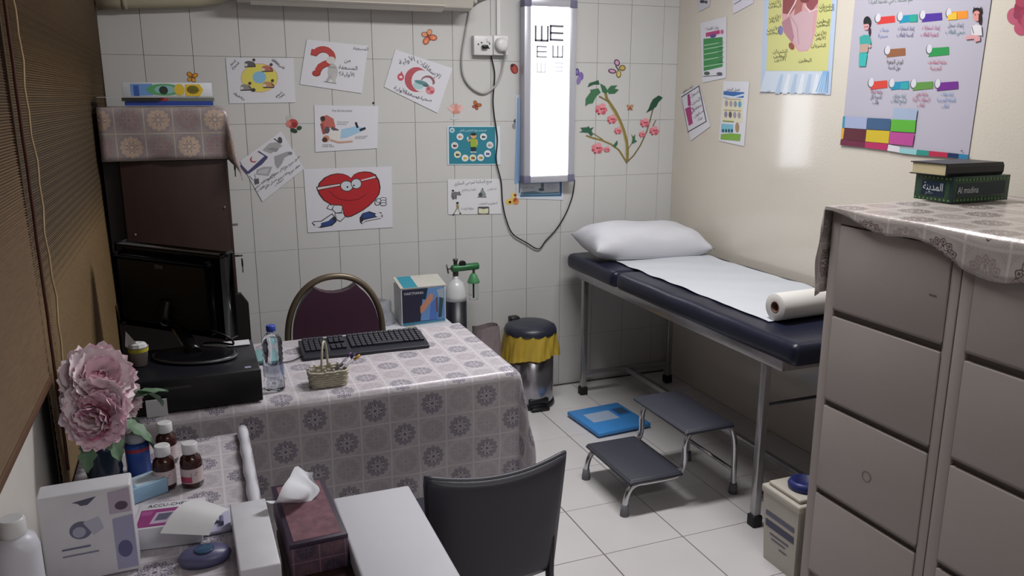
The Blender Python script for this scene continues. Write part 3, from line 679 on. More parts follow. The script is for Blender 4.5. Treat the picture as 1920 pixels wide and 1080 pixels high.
# squares
d.poly([(85, 785), (100, 785), (95, 862), (78, 862)], '2f8aa8').poly([(100, 785), (248, 792), (242, 872), (95, 862)], '9aa4c4').poly([(250, 795), (408, 802), (402, 880), (245, 872)], '3c5a7e').poly([(428, 728), (588, 738), (578, 812), (418, 805)], '98a8c0').poly([(412, 805), (578, 812), (570, 895), (405, 885)], '58a838')
d.poly([(75, 865), (96, 866), (90, 938), (70, 935)], 'd4a03c').poly([(95, 866), (242, 874), (236, 955), (85, 940)], '5a2430').poly([(245, 876), (402, 884), (392, 968), (236, 955)], 'c8b02c').poly([(404, 890), (568, 900), (555, 985), (393, 970)], 'b0488e')
d.poly([(70, 940), (235, 957), (232, 995), (65, 978)], '6a2440').poly([(236, 958), (388, 970), (382, 1015), (232, 996)], 'b02c60').poly([(392, 975), (470, 990), (466, 1030), (384, 1016)], 'd0ccd4')
d.poly([(470, 1000), (585, 1010), (580, 1045), (466, 1032)], '8cc0c4').poly([(585, 1010), (668, 1018), (664, 1052), (580, 1045)], '2f8a80').poly([(668, 1018), (795, 1030), (790, 1062), (664, 1052)], 'b02c48').poly([(795, 1030), (870, 1038), (865, 1070), (790, 1062)], '1c3058').poly([(870, 1038), (935, 1045), (928, 1078), (865, 1070)], '2f7aa4').ell(888, 1018, 6, 4, '2a3040')
d.done(t)
# red flower sticker at the right edge
t = thing('flower_sticker', 'red rose wall sticker high at the far right', 'sticker', tuple(on_right(1910, 40)))
d = Print(on_right, .0012); d.frame(1560, 0, 3.6)
d.ell(1230, 110, 48, 58, 'b0566e').ell(1290, 60, 60, 70, '8e2c48').ell(1280, 190, 50, 50, 'b0506a').ell(1310, 120, 60, 60, '9a3450').ell(1250, 100, 24, 30, '8a3450').ell(1300, 10, 60, 40, 'a03c54').ell(1340, 150, 60, 80, 'a84a62')
d.done(t, 'petals')

# ------------------------------------------------------------------ stickers on the tiled wall
def sticker(name, label, cx, cy, shapes, fr=(0, 0, 1), plane=on_back, group=None):
    t = thing(name, label, 'sticker', tuple(plane(cx, cy)), 0, group); d = Print(plane, .0012); d.frame(*fr); shapes(d); d.done(t, 'printed_shape'); return t
def bfly(w1, w2, body, rot=0, sc=1):
    def f(d):
        def q(x, y, rx, ry, c, r=0):
            a = math.radians(rot); X, Y = x*math.cos(a)-y*math.sin(a), x*math.sin(a)+y*math.cos(a)
            d.ell(X*sc, Y*sc, rx*sc, ry*sc, c, r+rot, 12)
        for sx in (-1, 1):
            q(sx*7, -6, 8, 6, body, sx*-35); q(sx*7, -6, 6.5, 4.6, w1, sx*-35); q(sx*8, -7, 2.5, 1.8, w2, sx*-35)
            q(sx*5, 6, 6, 5, body, sx*40); q(sx*5, 6, 4.6, 3.8, w2, sx*40); q(sx*5, 6, 2, 1.5, w1, sx*40)
        q(0, 0, 1.6, 9, body)
    return f
sticker('butterfly_sticker', 'orange butterfly sticker above the red crescent poster', 803, 68, bfly('d8744a', 'e0a070', '7a3028', 155, 1.0), (803, 68, 1))
sticker('butterfly_sticker', 'orange butterfly sticker peeking above the stack of books', 359, 144, bfly('d08a28', 'e0b050', '8a5018', 10, .75), (360, 145, 1))
sticker('flower_sticker', 'red rose sticker with green leaves between wall posters', 549, 234, lambda d: d.ell(-6, -12, 7, 6, 'b8b4b2').ell(0, -2, 10, 9, 'b04a48').ell(3, 0, 5, 5, '8a2c30').ell(-8, -2, 5, 6, 'c87a70').ell(2, 11, 7, 4, '24402c', 20).ell(12, 6, 5, 4, '2c4a30', -20), (549, 234, 1))
sticker('ladybird_sticker', 'dark red ladybird sticker left of the eye chart', 963, 129, lambda d: d.ell(0, 0, 7, 10, '8a3434', -20).ell(1, 1, 4, 7, 'b05048', -20).ell(-4, -6, 3, 3, '3a2020'), (964, 129, 1))
def lotus(d):
    for a, c in ((-60, 'dcb8b4'), (60, 'dcb8b4'), (-30, 'd8a8a0'), (30, 'd8a8a0'), (0, 'cf8f88')):
        r = math.radians(a); d.ell(9*math.sin(r), -7*math.cos(r)+3, 3.6, 8.5, c, a)
    d.ell(0, 4, 8, 3, 'c8887c').ell(-2, 16, 9, 2.5, 'c2c6ca')
sticker('flower_sticker', 'pale pink lotus sticker below the crescent poster', 855, 208, lotus, (855, 206, 1))
sticker('butterfly_sticker', 'small brown butterfly sticker below the looped grey cable', 893, 198, bfly('b06a3c', 'b04a38', '6a3020', 30, .6), (893, 198, 1))
sticker('bee_sticker', 'small grey bee sticker at left edge of eye chart', 965, 230, lambda d: d.ell(0, 4, 5, 6, '8c8c92', 20).ell(2, -5, 4, 4, '4a4448').ell(5, -8, 2, 3, 'a04a60'), (965, 232, 1))
sticker('butterfly_sticker', 'yellow butterfly sticker with brown spots under the chart', 963, 376, lambda d: d.ell(2, -8, 8, 6, 'dcc070', 30).ell(3, -10, 3, 2.5, '7a3a20').ell(-7, 2, 8, 5.5, 'dcb858', -10).ell(-7, 3, 2.6, 2.4, '2a1a14').ell(4, 2, 6, 6, 'c88a50').ell(3, -2, 3, 5, 'a8502c', 40), (963, 376, 1))
sticker('butterfly_sticker', 'purple butterfly sticker at right edge of eye chart', 1084, 145, lambda d: d.ell(-2, -8, 4, 7, '5a4a88').ell(-2, -8, 2, 4, '8a80b4').ell(5, 0, 5, 8, '7a66a8').ell(1, 8, 4, 8, '8a74b0', 10), (1084, 143, 1))
def bf2(d):
    d.ell(198, 95, 28, 36, '5a2c58', -25).ell(198, 95, 18, 24, 'c8a0b8', -25).ell(150, 180, 42, 24, '5a2c58', 10).ell(150, 180, 30, 14, 'c8a0b8', 10).ell(252, 148, 34, 30, '6a5a20').ell(252, 148, 24, 20, 'c0a860').ell(215, 210, 26, 38, '7a6820').ell(215, 208, 17, 28, 'd0bc78').line([(185, 130), (215, 170)], 10, '3a2430')
sticker('butterfly_sticker', 'purple and yellow butterfly sticker above the flowering branch', 1158, 132, lambda d: [d.frame(1060+1060/4.7*0+80/1, 100, 4.7), d.frame(1120, 100, 5.4), bf2(d)][0], (1120, 100, 5.4))
sticker('butterfly_sticker', 'tiny orange butterfly sticker between the two branches', 1181, 202, bfly('c89a70', 'a86040', '8a4a3c', 0, .45), (1181, 202, 1))

p_ = on_back(700, 193)
tag(build('wall_pin', MB().lathe([(.005, 0), (.004, .006)], n=10, M=Matrix.Translation((p_.x, 0, p_.z)) @ Matrix.Rotation(PI/2, 4, 'X')), MATS['black_plastic']), 'tiny black pin in the wall below the question mark poster', 'pin')
# flowering branch sticker
t = thing('branch_sticker', 'flowering branch wall sticker with pink blossoms and green leaves', 'sticker', tuple(on_back(1175, 300)))
F = (1060, 100, 4.696)
d = Print(on_back, .0012); d.frame(*F)
d.line([(545, 935), (548, 860), (540, 780), (515, 680), (480, 590), (440, 510), (400, 450), (365, 400), (355, 360)], 24, '8a7a42')
d.line([(532, 900), (530, 800), (505, 690), (470, 600), (425, 520), (385, 455)], 6, 'b4a868')
d.line([(540, 960), (470, 850), (400, 800), (320, 765), (240, 745), (185, 725)], 15, '86783e').line([(245, 705), (330, 760)], 9, '86783e').line([(540, 960), (495, 880)], 8, '86783e').line([(300, 380), (380, 425)], 14, '7a7048')
d.line([(535, 965), (600, 900), (660, 810), (715, 690), (745, 590), (765, 510), (790, 440)], 11, '746640').line([(545, 850), (600, 770)], 7, '746640').line([(770, 640), (795, 590)], 8, '746640')
d.done(t, 'stem')
def leafs(pts_list, col='3f7350', dk_='2c5a40'):
    d = Print(on_back, .0018); d.frame(*F)
    for q in pts_list: d.poly(q, col)
    return d
for pl, col in (([[(175, 465), (178, 400), (225, 335), (215, 322), (290, 308), (310, 345), (270, 380), (240, 440), (205, 445)]], '3f7350'),
    ([[(195, 300), (210, 262), (265, 245), (290, 235), (300, 275), (250, 275), (215, 290)]], '2c5a40'),
    ([[(305, 265), (350, 290), (375, 335), (360, 360), (325, 340)]], '3a6c4a'),
    ([[(370, 320), (400, 285), (460, 282), (430, 310), (470, 320), (435, 355), (380, 358)]], '3a6c4a'),
    ([[(120, 695), (150, 680), (130, 655), (190, 650), (205, 640), (215, 660), (250, 650), (230, 680), (245, 715), (225, 730), (200, 700)]], '33604a'),
    ([[(710, 525), (735, 480), (750, 440), (770, 405), (820, 370), (858, 390), (820, 430), (800, 470), (760, 500)]], '27503a'),
    ([[(580, 800), (590, 750), (578, 705), (595, 735), (615, 710), (612, 760), (632, 775), (605, 790)]], '3c6a4a'),
    ([[(415, 815), (440, 785), (455, 765), (462, 795), (440, 830)]], '3c6a4a')):
    leafs(pl, col).done(t, 'leaf')
for (x, y, s_) in ((315, 490, 1.25), (408, 580, 1), (462, 680, .8), (280, 835, 1.2), (365, 845, .65), (697, 610, 1), (675, 712, .7), (780, 680, 1)):
    d = Print(on_back, .0024); d.frame(*F)
    for k, (dx, dy, r, c) in enumerate(((-22, -10, 20, 'd8808a'), (10, -22, 22, 'e0949c'), (24, 6, 20, 'd07480'), (-8, 18, 22, 'dc8c94'), (16, 26, 15, 'c05a68'), (-30, 14, 12, 'b84a5c'), (0, 0, 9, '9a3048'), (-18, 34, 8, '8c3044'), (18, -2, 8, 'b04058'))):
        d.ell(x+dx*s_, y+dy*s_, r*s_, r*s_*.85, c, n=10)
    d.done(t, 'blossom')

# ------------------------------------------------------------------ tablecloths
lace_desk = lace('vinyl_lace_desk', .089, sl('c2bcc2'), sl('5e5d74'), sl('8f8294'), sl('d0ccd2'), .1, .32)
lace_cab = lace('vinyl_lace_cabinet', .100, sl('8d8386'), sl('ddc0a4'), sl('a0706c'), sl('b0a498'), .35, .3)
lace_file = lace('vinyl_lace_filing', .120, sl('b0a8a4'), sl('6e5a5a'), sl('a08888'), sl('c4bcb8'), .4, .28)
def cloth(name, label, x0, x1, y0, y1, z, oh, mat, step=.02, amp=.012, flare=.05, hem=None, freq=22, group=None, uvo=(0, 0)):
    ohL, ohR, ohF, ohB = oh; U0, U1, V0, V1 = x0-ohL, x1+ohR, y0-ohF, y1+ohB
    nu = max(4, round((U1-U0)/step)); nv = max(4, round((V1-V0)/step))
    def ax(vals, n, a, b, e0, e1):
        out = [a+(b-a)*i/n for i in range(n+1)]
        for e in (e0, e1):
            k = min(range(n+1), key=lambda i: abs(out[i]-e)); out[k] = e
        return out
    us = ax(None, nu, U0, U1, x0, x1); vs = ax(None, nv, V0, V1, y0, y1)
    def pos(u, v):
        qx, qy = min(max(u, x0), x1), min(max(v, y0), y1)
        a, b = u-qx, v-qy
        if hem: b_, a_ = b, a; a, b = hem(u, v, a, b)
        r = math.hypot(a, b)
        if r < 1e-6: return (u, v, z+.0008*math.sin(u*31)*math.sin(v*27))
        dx, dy = a/r, b/r
        o = .005+amp*min(r/.3, 1)*(math.sin((u+v)*freq)+.5*math.sin((u-v)*freq*1.9+1))*.6+amp*.6
        o += flare*min(r/.3, 1)*4*(a*b/(r*r))**2
        o = max(o, .004)
        return (qx+dx*o, qy+dy*o, max(.02, z-r+.004))
    mb = MB()
    V = [[mb.bm.verts.new(pos(u, v)) for v in vs] for u in us]
    lay = mb.bm.loops.layers.uv.new('UVMap')
    for i in range(nu):
        for j in range(nv):
            f = mb.bm.faces.new((V[i][j], V[i+1][j], V[i+1][j+1], V[i][j+1])); f.smooth = True
            for l, (a, b) in zip(f.loops, ((i, j), (i+1, j), (i+1, j+1), (i, j+1))): l[lay].uv = (us[a]-x0+uvo[0]+5*.12, vs[b]-y0+uvo[1]+5*.12)
    o = build(name, mb, mat, recalc=True)
    md = o.modifiers.new('thickness', 'SOLIDIFY'); md.thickness = .0012; md.offset = -1
    return tag(o, label, 'tablecloth', group)

# ------------------------------------------------------------------ brown cabinet in the corner
wood = pm('dark_wenge_laminate', '382723', .45, var=.15, scale=4, stretch=(8, 8, 1))
wood2 = pm('wenge_base_shaded_strip', '181213', .5, var=.15, scale=4, stretch=(8, 8, 1))  # darker wenge: base unit, plus shade painted into the recessed rear strip
t = thing('storage_cabinet', 'tall dark brown cabinet beside the blind under a patterned cloth', 'cabinet', (-2.64, -.33, 0))
bxp('carcass', t, wood2, -2.858, -2.435, -.575, -.04, 0, 1.548)
bxp('side_panel', t, wood, -2.80, -2.428, -.60, -.575, .78, 1.556, bev=.002)
for k, (za, zb_) in enumerate(((.80, 1.55),)):
    dr = bxp('door', t, wood, -2.434, -2.416, -.598, -.05, za, zb_, bev=.002)
    for zz, yy in ((1.365, -.59), (.975, -.59)):
        build('key', MB().lathe([(.0035, 0), (.0035, .03)], n=8, M=Matrix.Translation((-2.416, yy+.02, zz)) @ Matrix.Rotation(PI/2, 4, 'Y')).box(-2.392, -2.386, yy+.008, yy+.032, zz-.045, zz-.012, bev=.002).box(-2.391, -2.387, yy+.016, yy+.022, zz-.07, zz-.045), dk, dr)
for k, zz in enumerate((1.09, 1.2)): build('screw', MB().lathe([(.004, 0), (.004, .004)], n=8, M=Matrix.Translation((-2.77+.33*k, -.601, zz-.02*k)) @ Matrix.Rotation(PI/2, 4, 'X')), pm('pale_cap', '8a8078', .5), t)
build('hinge_pin', MB().box(-2.42, -2.395, -.585, -.57, 1.10, 1.108), pm('steel', '9a9aa0', .3, metal=1), t)
build('base_unit', MB().prism([(-2.858, .0), (-2.38, .0), (-2.38, .79), (-2.405, .83), (-2.858, .83)], 'y', -.64, -.602), wood2, t)
cloth('tablecloth', 'brown patterned vinyl cloth over top of the dark corner cabinet', -2.855, -2.415, -.605, -.045, 1.565, (.0, .20, .20, .0), lace_cab, .02, .010, .06, uvo=(.045, .0))
# books and papers on the cabinet
def book(label, x0, x1, y0, y1, z, h, col, name='book', pages='c8c4b8', cat='book', group=None):
    t = thing(name, label, cat, ((x0+x1)/2, (y0+y1)/2, z), 0, group)
    cm = pm('cover_'+col, col, .35, var=.05)
    bxp('page_block', t, pm('pages_'+pages, pages, .8, var=.05, scale=40), x0+.003, x1-.003, y0+.003, y1-.003, z+.002, z+h-.002)
    bxp('front_cover', t, cm, x0, x1, y0, y1, z+h-.002, z+h); bxp('back_cover', t, cm, x0, x1, y0, y1, z, z+.002)
    bxp('spine', t, cm, x0, x1, y0-.0015, y0, z, z+h)
    return t
Z = 1.571
book('thick blue folder, lowest of the stack on corner cabinet', -2.76, -2.45, -.58, -.36, Z, .016, '2c469a')
book('grey green notebook with red mark in the cabinet stack', -2.77, -2.445, -.57, -.34, Z+.0165, .013, '6a7068')
bxp('printed_label', bpy.data.objects['book.001'], ink('a83a3a'), -2.64, -2.61, -.5725, -.5715, Z+.018, Z+.028)
t = thing('papers', 'loose white papers jutting left from the cabinet book stack', 'paper', (-2.8, -.45, Z))
build('paper_sheet', MB().box(-2.85, -2.62, -.60, -.42, Z+.0300, Z+.0312), pm('white_paper', 'd0d0d4', .5), t)
build('paper_sheet', MB().box(-2.845, -2.63, -.59, -.41, Z+.0313, Z+.0322), pm('grey_paper', '9a9a9e', .5), t)
t = thing('snack_box', 'flat white box with blue, green and yellow picture on cabinet', 'box', (-2.6, -.45, Z+.033))
bz = Z+.033
bxp('carton', t, pm('white_card', 'cfd2d8', .4), -2.765, -2.45, -.55, -.44, bz, bz+.052, bev=.001)
d = Print(lambda x, y, off: Vector((-2.765+x*.315, -.55-off, bz+(1-y)*.052)), .0006)
d.poly([(.09, .1), (.33, .08), (.33, .9), (.09, .92)], '6a94cc').poly([(.12, .2), (.18, .2), (.18, .95), (.12, .95)], '3a5aa0').ell(.46, .5, .2, .42, '5aa06a').ell(.47, .5, .12, .3, '8ab4b8').ell(.45, .55, .05, .3, '2c3a34').ell(.63, .5, .06, .42, 'd8b83c').poly([(.7, .12), (.86, .1), (.9, .5), (.86, .95), (.7, .95)], 'dcb830').ell(.78, .5, .07, .3, '6a6a28').text('مسابقة', .79, .5, .28, '7a3a20', 0, .14)
d.done(t)

# ------------------------------------------------------------------ filing cabinets on the right
fcm = pm('grey_steel_paint', '9e9591', .42, var=.03, scale=5, bump=.04, bscale=200)
fcd = pm('grey_steel_recess', '6c6461', .5, var=.03); fcg = pm('dark_grey_plinth', '3c3a3c', .7)
FX = -.78; FH = 1.28
def filing(label, y1, y0, lastlock):
    t = thing('filing_cabinet', label, 'cabinet', ((FX-.08)/2, (y0+y1)/2, 0), 0, None)
    bxp('carcass', t, fcm, FX+.012, -.10, y0, y1, .03, FH, bev=.002)
    bxp('plinth', t, fcg, FX+.03, -.12, y0+.01, y1-.01, 0, .03)  # plinth is an even dark grey
    bxp('front_stile', t, fcm, FX, FX+.012, y1-.036, y1, .03, FH, bev=.0015)
    bxp('front_stile', t, fcm, FX, FX+.012, y0, y0+.028, .03, FH, bev=.0015)
    bxp('top_rail', t, fcm, FX, FX+.012, y0+.028, y1-.036, 1.238, FH)
    ya, yb = y0+.030, y1-.038
    tops = [1.234, .957, .672, .375]; bots = [.980, .694, .397, .100]
    for k in range(4):
        zt, zb_ = tops[k], bots[k]
        dr = bxp('drawer', t, fcm, FX-.004, FX+.012, ya, yb, zb_, zt, bev=.002)
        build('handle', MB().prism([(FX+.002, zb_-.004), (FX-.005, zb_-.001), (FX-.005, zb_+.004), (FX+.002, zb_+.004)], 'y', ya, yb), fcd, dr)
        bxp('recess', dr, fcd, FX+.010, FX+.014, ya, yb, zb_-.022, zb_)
    if lastlock:
        build('lock', MB().lathe([(.008, 0), (.007, .006)], n=16, M=Matrix.Translation((FX, y0+.05, FH-.03)) @ Matrix.Rotation(-PI/2, 4, 'Y')), pm('steel', '9a9aa0', .3, metal=1), t)
        for s_ in (-1, 0, 1): build('rivet_mark', MB().lathe([(.003, 0), (.003, .001)], n=8, M=Matrix.Translation((FX-.004, y0+.07+s_*.008, 1.10)) @ Matrix.Rotation(-PI/2, 4, 'Y')), pm('mark_grey', '5c5450', .6), t)
        build('round_stamp', MB().lathe([(.018, 0), (.018, .0006), (.013, .0006), (.013, 0)], n=24, caps=False, M=Matrix.Translation((FX-.0042, y0+.22, .52)) @ Matrix.Rotation(-PI/2, 4, 'Y')), pm('stamp_grey', '7c7470', .6), t)
    return t
filing('grey steel four drawer filing cabinet next to the examination bed', -2.10, -2.552, True)
filing('grey steel four drawer filing cabinet at right edge, further from bed', -2.556, -3.01, False)
def hemf(u, v, a, b):
    if a < 0 and b <= 0:      # front (towards -x)
        k = .16+.9*min(1, max(0, (-2.12-v)/.45))**1.1
        k += .22*math.sin((v)*16)*min(1, max(0, (-2.15-v)/.2))
        return a*max(.1, k), b
    return a, b
cloth('tablecloth', 'patterned vinyl cloth draped unevenly over both filing cabinets', FX-.012, -.06, -3.02, -2.09, 1.286, (.09, .0, .05, .27), lace_file, .015, .010, .02, hem=hemf, uvo=(.03, .03))
# religious book and its case
ZC = 1.290
t = thing('book_case', 'green patterned book box with white lettering on cabinet cloth', 'box', (-.30, -2.13, ZC))
gm = pm('green_pattern_card', '2f4a38', .35, var=.5, scale=90)
bxp('box_body', t, gm, -.425, -.185, -2.200, -2.062, ZC, ZC+.078, bev=.001)
bxp('corner_strip', t, pm('dark_teal_card', '16302f', .35), -.4265, -.415, -2.2015, -2.19, ZC, ZC+.078)
nav = ink('18283a')
dl = Print(lambda x, y, off: Vector((-.425-off, -2.062-x*.138, ZC+(1-y)*.078)), .0012)
dl.poly([(.2, .22), (.8, .24), (.8, .82), (.2, .78)], '18283a').text('المدينة', .5, .45, .42, 'c8ccd0', 0, .52)
for k in range(9): dl.ell(.06+k*.11, .09, .03, .04, '5a7a4a', n=8).ell(.06+k*.11, .92, .03, .04, '5a7a4a', n=8)
dl.text('مجمع', .42, .68, .14, '8a9098', 0, .2)
dl.done(t)
dl = Print(lambda x, y, off: Vector((-.425+x*.24, -2.200-off, ZC+(1-y)*.078)), .0012)
dl.poly([(.08, .28), (.92, .22), (.92, .72), (.08, .78)], '16262f').text('Al madina', .27, .52, .36, 'c4c8cc', 0, .36)
for k in range(16): dl.ell(.04+k*.06, .12, .02, .05, '54764a', n=8).ell(.04+k*.06, .9, .02, .05, '54764a', n=8)
dl.done(t)
t = thing('closed_book', 'thick black book with cream pages on the green box', 'book', (-.31, -2.13, ZC+.078))
zb = ZC+.0785
bk = pm('black_leather', '1c1d22', .4, var=.2)
bxp('back_cover', t, bk, -.44, -.205, -2.185, -2.05, zb, zb+.003)
bxp('page_block', t, pm('cream_pages', 'c4b894', .8, var=.1, scale=8, stretch=(1, 1, 60)), -.436, -.21, -2.182, -2.056, zb+.003, zb+.035)
bxp('front_cover', t, bk, -.44, -.205, -2.185, -2.05, zb+.035, zb+.038)
build('spine', MB().prism([(-2.185, zb), (-2.190, zb+.01), (-2.190, zb+.028), (-2.185, zb+.038), (-2.181, zb+.038), (-2.181, zb)], 'x', -.44, -.205), bk, t)

# ------------------------------------------------------------------ examination bed
chrome = pm('brushed_steel', 'a8a6a8', .28, metal=.85, var=.1, scale=30); rub = pm('black_rubber', '1a1a1e', .6)
chr2 = pm('bright_chrome', 'c8c8cc', .15, metal=1, var=0)
BX0, BX1, BY0, BY1 = -.665, -.045, -1.80, -.14
t = thing('examination_bed', 'steel framed examination bed with dark padded top and paper sheet', 'bed', (-.36, -1.0, 0))
legs = [(-.635, -.19), (-.095, -.195), (-.650, -1.70), (-.095, -1.70)]
for lx, ly in legs:
    lg = bxp('leg', t, chrome, lx-.015, lx+.015, ly-.015, ly+.015, .02, .655, bev=.003)
    bxp('rubber_foot', lg, rub, lx-.021, lx+.021, ly-.021, ly+.021, 0, .045, bev=.004)
bxp('side_rail', t, chrome, BX0, BX0+.03, BY0, BY1, .655, .705, bev=.002)
bxp('side_rail', t, chrome, BX1-.03, BX1, BY0, BY1, .655, .705, bev=.002)
bxp('end_rail', t, chrome, BX0+.03, BX1-.03, BY0, BY0+.03, .655, .705); bxp('end_rail', t, chrome, BX0+.03, BX1-.03, BY1-.03, BY1, .655, .705)
bxp('bed_board', t, pm('ply_board', '5a5250', .7), BX0+.03, BX1-.03, BY0+.03, BY1-.03, .69, .704)
bxp('cross_bar', t, chrome, -.62, -.11, -.205, -.175, .10, .13, bev=.002)
bxp('cross_bar', t, chrome, -.635, -.11, -1.712, -1.688, .10, .13, bev=.002)
build('cross_brace', MB().tube([(-.64, -1.70, .49), (-.10, -1.70, .49)], .006, 8), pm('dark_steel', '4a4a50', .4, metal=.8), t)
bxp('stretcher', t, chrome, -.375, -.35, -1.69, -.2, .102, .128, bev=.002)
vin = pm('navy_black_vinyl', '1b1e30', .33, var=.1, scale=10, bump=.12, bscale=35, spec=.35)
def mattress(y0, y1):
    t_ = bmesh.new(); bmesh.ops.create_cube(t_, size=1)
    for v in t_.verts: v.co = Vector((lerp(-.712, -.010, v.co.x+.5), lerp(y0, y1, v.co.y+.5), lerp(.7045, .790, v.co.z+.5)))
    bmesh.ops.bevel(t_, geom=t_.edges[:], offset=.036, segments=6, profile=.55, affect='EDGES')
    bmesh.ops.subdivide_edges(t_, edges=[e for e in t_.edges if e.calc_length() > .3], cuts=24, use_grid_fill=True)
    for v in t_.verts:
        if v.co.z > .76: v.co.z += .0012*math.sin(v.co.y*21+v.co.x*5)-.001
        if v.co.x < -.69: v.co.x += .0012*math.sin(v.co.y*13)
    return MB().add(t_, smooth=True)
mt = build('mattress', mattress(-.640, -.108), vin, t); mt2 = build('mattress', mattress(-1.915, -.652), vin, t)
# paper sheet
pap = pm('bed_paper', 'bec2c9', .6, var=.02, scale=10, bump=.15, bscale=25, stretch=(1, 3, 1))
def sheet(u, v):
    x = lerp(-.59-.02*v, -.075, u); y = lerp(-.40, -1.645, v)
    z = .7945+.0016*math.sin(x*17+y*29)+.003*max(0, math.sin(y*9+x*3))**6+.003*h2(int(u*9), int(v*30))*.3
    if u > .96 : z += .002
    if abs(y+.646) < .02: z += .0
    return (x+.003*math.sin(y*34)*(u < .1 or u > .9), y, z)
tag(build('paper_sheet', MB().grid(sheet, 30, 60), pap), 'long white paper sheet spread over the dark examination bed', 'paper sheet')
# roll
c = Vector((-.585, -1.645, .8465)); e = Vector((-.06, -1.62, .8465)); dv = (e-c).normalized()
M = Matrix.Translation(c) @ dv.to_track_quat('Z', 'Y').to_matrix().to_4x4()
LN = (e-c).length
t = thing('paper_roll', 'white paper roll lying across the foot of the bed', 'paper roll', tuple(c))
mb = MB().lathe([(.022, .0), (.050, .0), (.0515, .002), (.0515, LN), (.022, LN)], n=40, M=M, caps=False); build('paper', mb, pm('roll_paper', 'd4d2ce', .6, var=.02), t)
build('core_tube', MB().lathe([(.0215, LN), (.0215, -.001), (.018, -.001), (.018, LN)], n=32, M=M, caps=False), pm('cardboard_core', '7a5c50', .8), t)
# pillow
def pillow_pt(u, v, s):
    a, b = u*2-1, v*2-1
    h = .098*(max(0, 1-abs(a)**4.5)**.6)*(max(0, 1-abs(b)**3)**.65)
    pin = 1-.07*(1-abs(b)**2)*abs(a)**6; pin2 = 1-.12*(1-abs(a)**2)*abs(b)**6
    x = a*.335*pin; y = b*.185*pin2
    wr = .004*math.sin(a*23+b*9)*abs(a)**2+.0035*math.sin(b*20+a*7)*abs(b)**2+.003*math.sin(a*7-b*5)
    return x, y, s*h+(wr if s > 0 and h > .004 else 0)
t = thing('pillow', 'plump white pillow at the head of the bed', 'pillow', (-.365, -.33, .79))
mb = MB()
T = Matrix.Translation((-.372, -.315, .862)) @ Matrix.Rotation(math.radians(-4), 4, 'Z') @ Matrix.Rotation(math.radians(5), 4, 'X') @ Matrix.Rotation(math.radians(2), 4, 'Y')
for s_ in (1, -1):
    mb.grid(lambda u, v: T @ Vector((lambda p: (p[0], p[1], p[2] if s_ > 0 else max(p[2], -.058)))(pillow_pt(u, v, s_))), 44, 28)
bmesh.ops.remove_doubles(mb.bm, verts=mb.bm.verts[:], dist=.0005)
build('pillowcase', mb, pm('white_cotton', 'c4c5cb', .75, var=.02, bump=.12, bscale=18), t)

# ------------------------------------------------------------------ step stool
t = thing('step_stool', 'two step chrome stool with dark rubber treads by the bed', 'step stool', (-.82, -1.29, 0), 0)
tread = pm('dark_tread', '3c3d48', .5, var=.08, scale=40, bump=.15, bscale=150); edge = pm('tread_edge', '2a2b33', .4)
for k, (x0, x1, y0, y1, z) in enumerate(((-1.072, -.830, -1.475, -1.092, .155), (-.842, -.612, -1.495, -1.085, .335))):
    tr = bxp('tread', t, tread, x0, x1, y0, y1, z-.02, z, bev=.012)
    bxp('edge_trim', tr, edge, x0-.001, x1+.001, y0-.001, y1+.001, z-.021, z-.009, bev=.006)
for yy in (-1.452, -1.115):
    P = [(-1.078, yy, 0.012), (-1.075, yy, .06), (-1.06, yy, .105), (-1.03, yy, .125), (-.98, yy, .125), (-.87, yy, .125), (-.83, yy, .138), (-.812, yy, .18), (-.812, yy, .25), (-.80, yy, .29), (-.77, yy, .305), (-.66, yy, .305), (-.605, yy, .298), (-.585, yy, .27), (-.572, yy, .2), (-.566, yy, .012)]
    lg = build('leg_frame', MB().tube(smooth_path(P, 4), .0115, 12), chr2, t)
    for fx in (-1.078, -.566): build('rubber_foot', MB().lathe([(.019, 0), (.0175, .02), (.0145, .045)], c=(fx, yy, 0), n=16), pm('grey_rubber', '6a6a70', .6), lg)
build('cross_bar', MB().tube([(-.567, -1.452, .10), (-.567, -1.115, .10)], .008, 8), chr2, t)
build('cross_bar', MB().tube([(-.82, -1.452, .135), (-.82, -1.115, .135)], .008, 8), chr2, t)

# ------------------------------------------------------------------ bathroom scale
t = thing('bathroom_scale', 'flat blue bathroom scale lying on the floor tiles', 'scale', (-.695, -.60, 0), math.radians(4))
bl = pm('scale_blue', '3f88cc', .35, var=.04)
bxp('platform', t, bl, -.152, .152, -.155, .155, .008, .03, bev=.006, local=True)
bxp('tread_window', t, pm('scale_pale', '9fb0c8', .4), -.105, .045, -.035, .075, .0295, .0312, local=True)
bxp('display_frame', t, pm('scale_rim', '2c6fb4', .35), .062, .135, -.005, .085, .0295, .0315, local=True)
bxp('display', t, pm('lcd_dark', '36506e', .2), .070, .128, .005, .075, .0315, .0325, local=True)
for a in (-.12, .12):
    for b_ in (-.12, .12): build('foot', MB().lathe([(.014, 0), (.014, .009)], c=(a, b_, 0), n=12), rub, t, local=True)

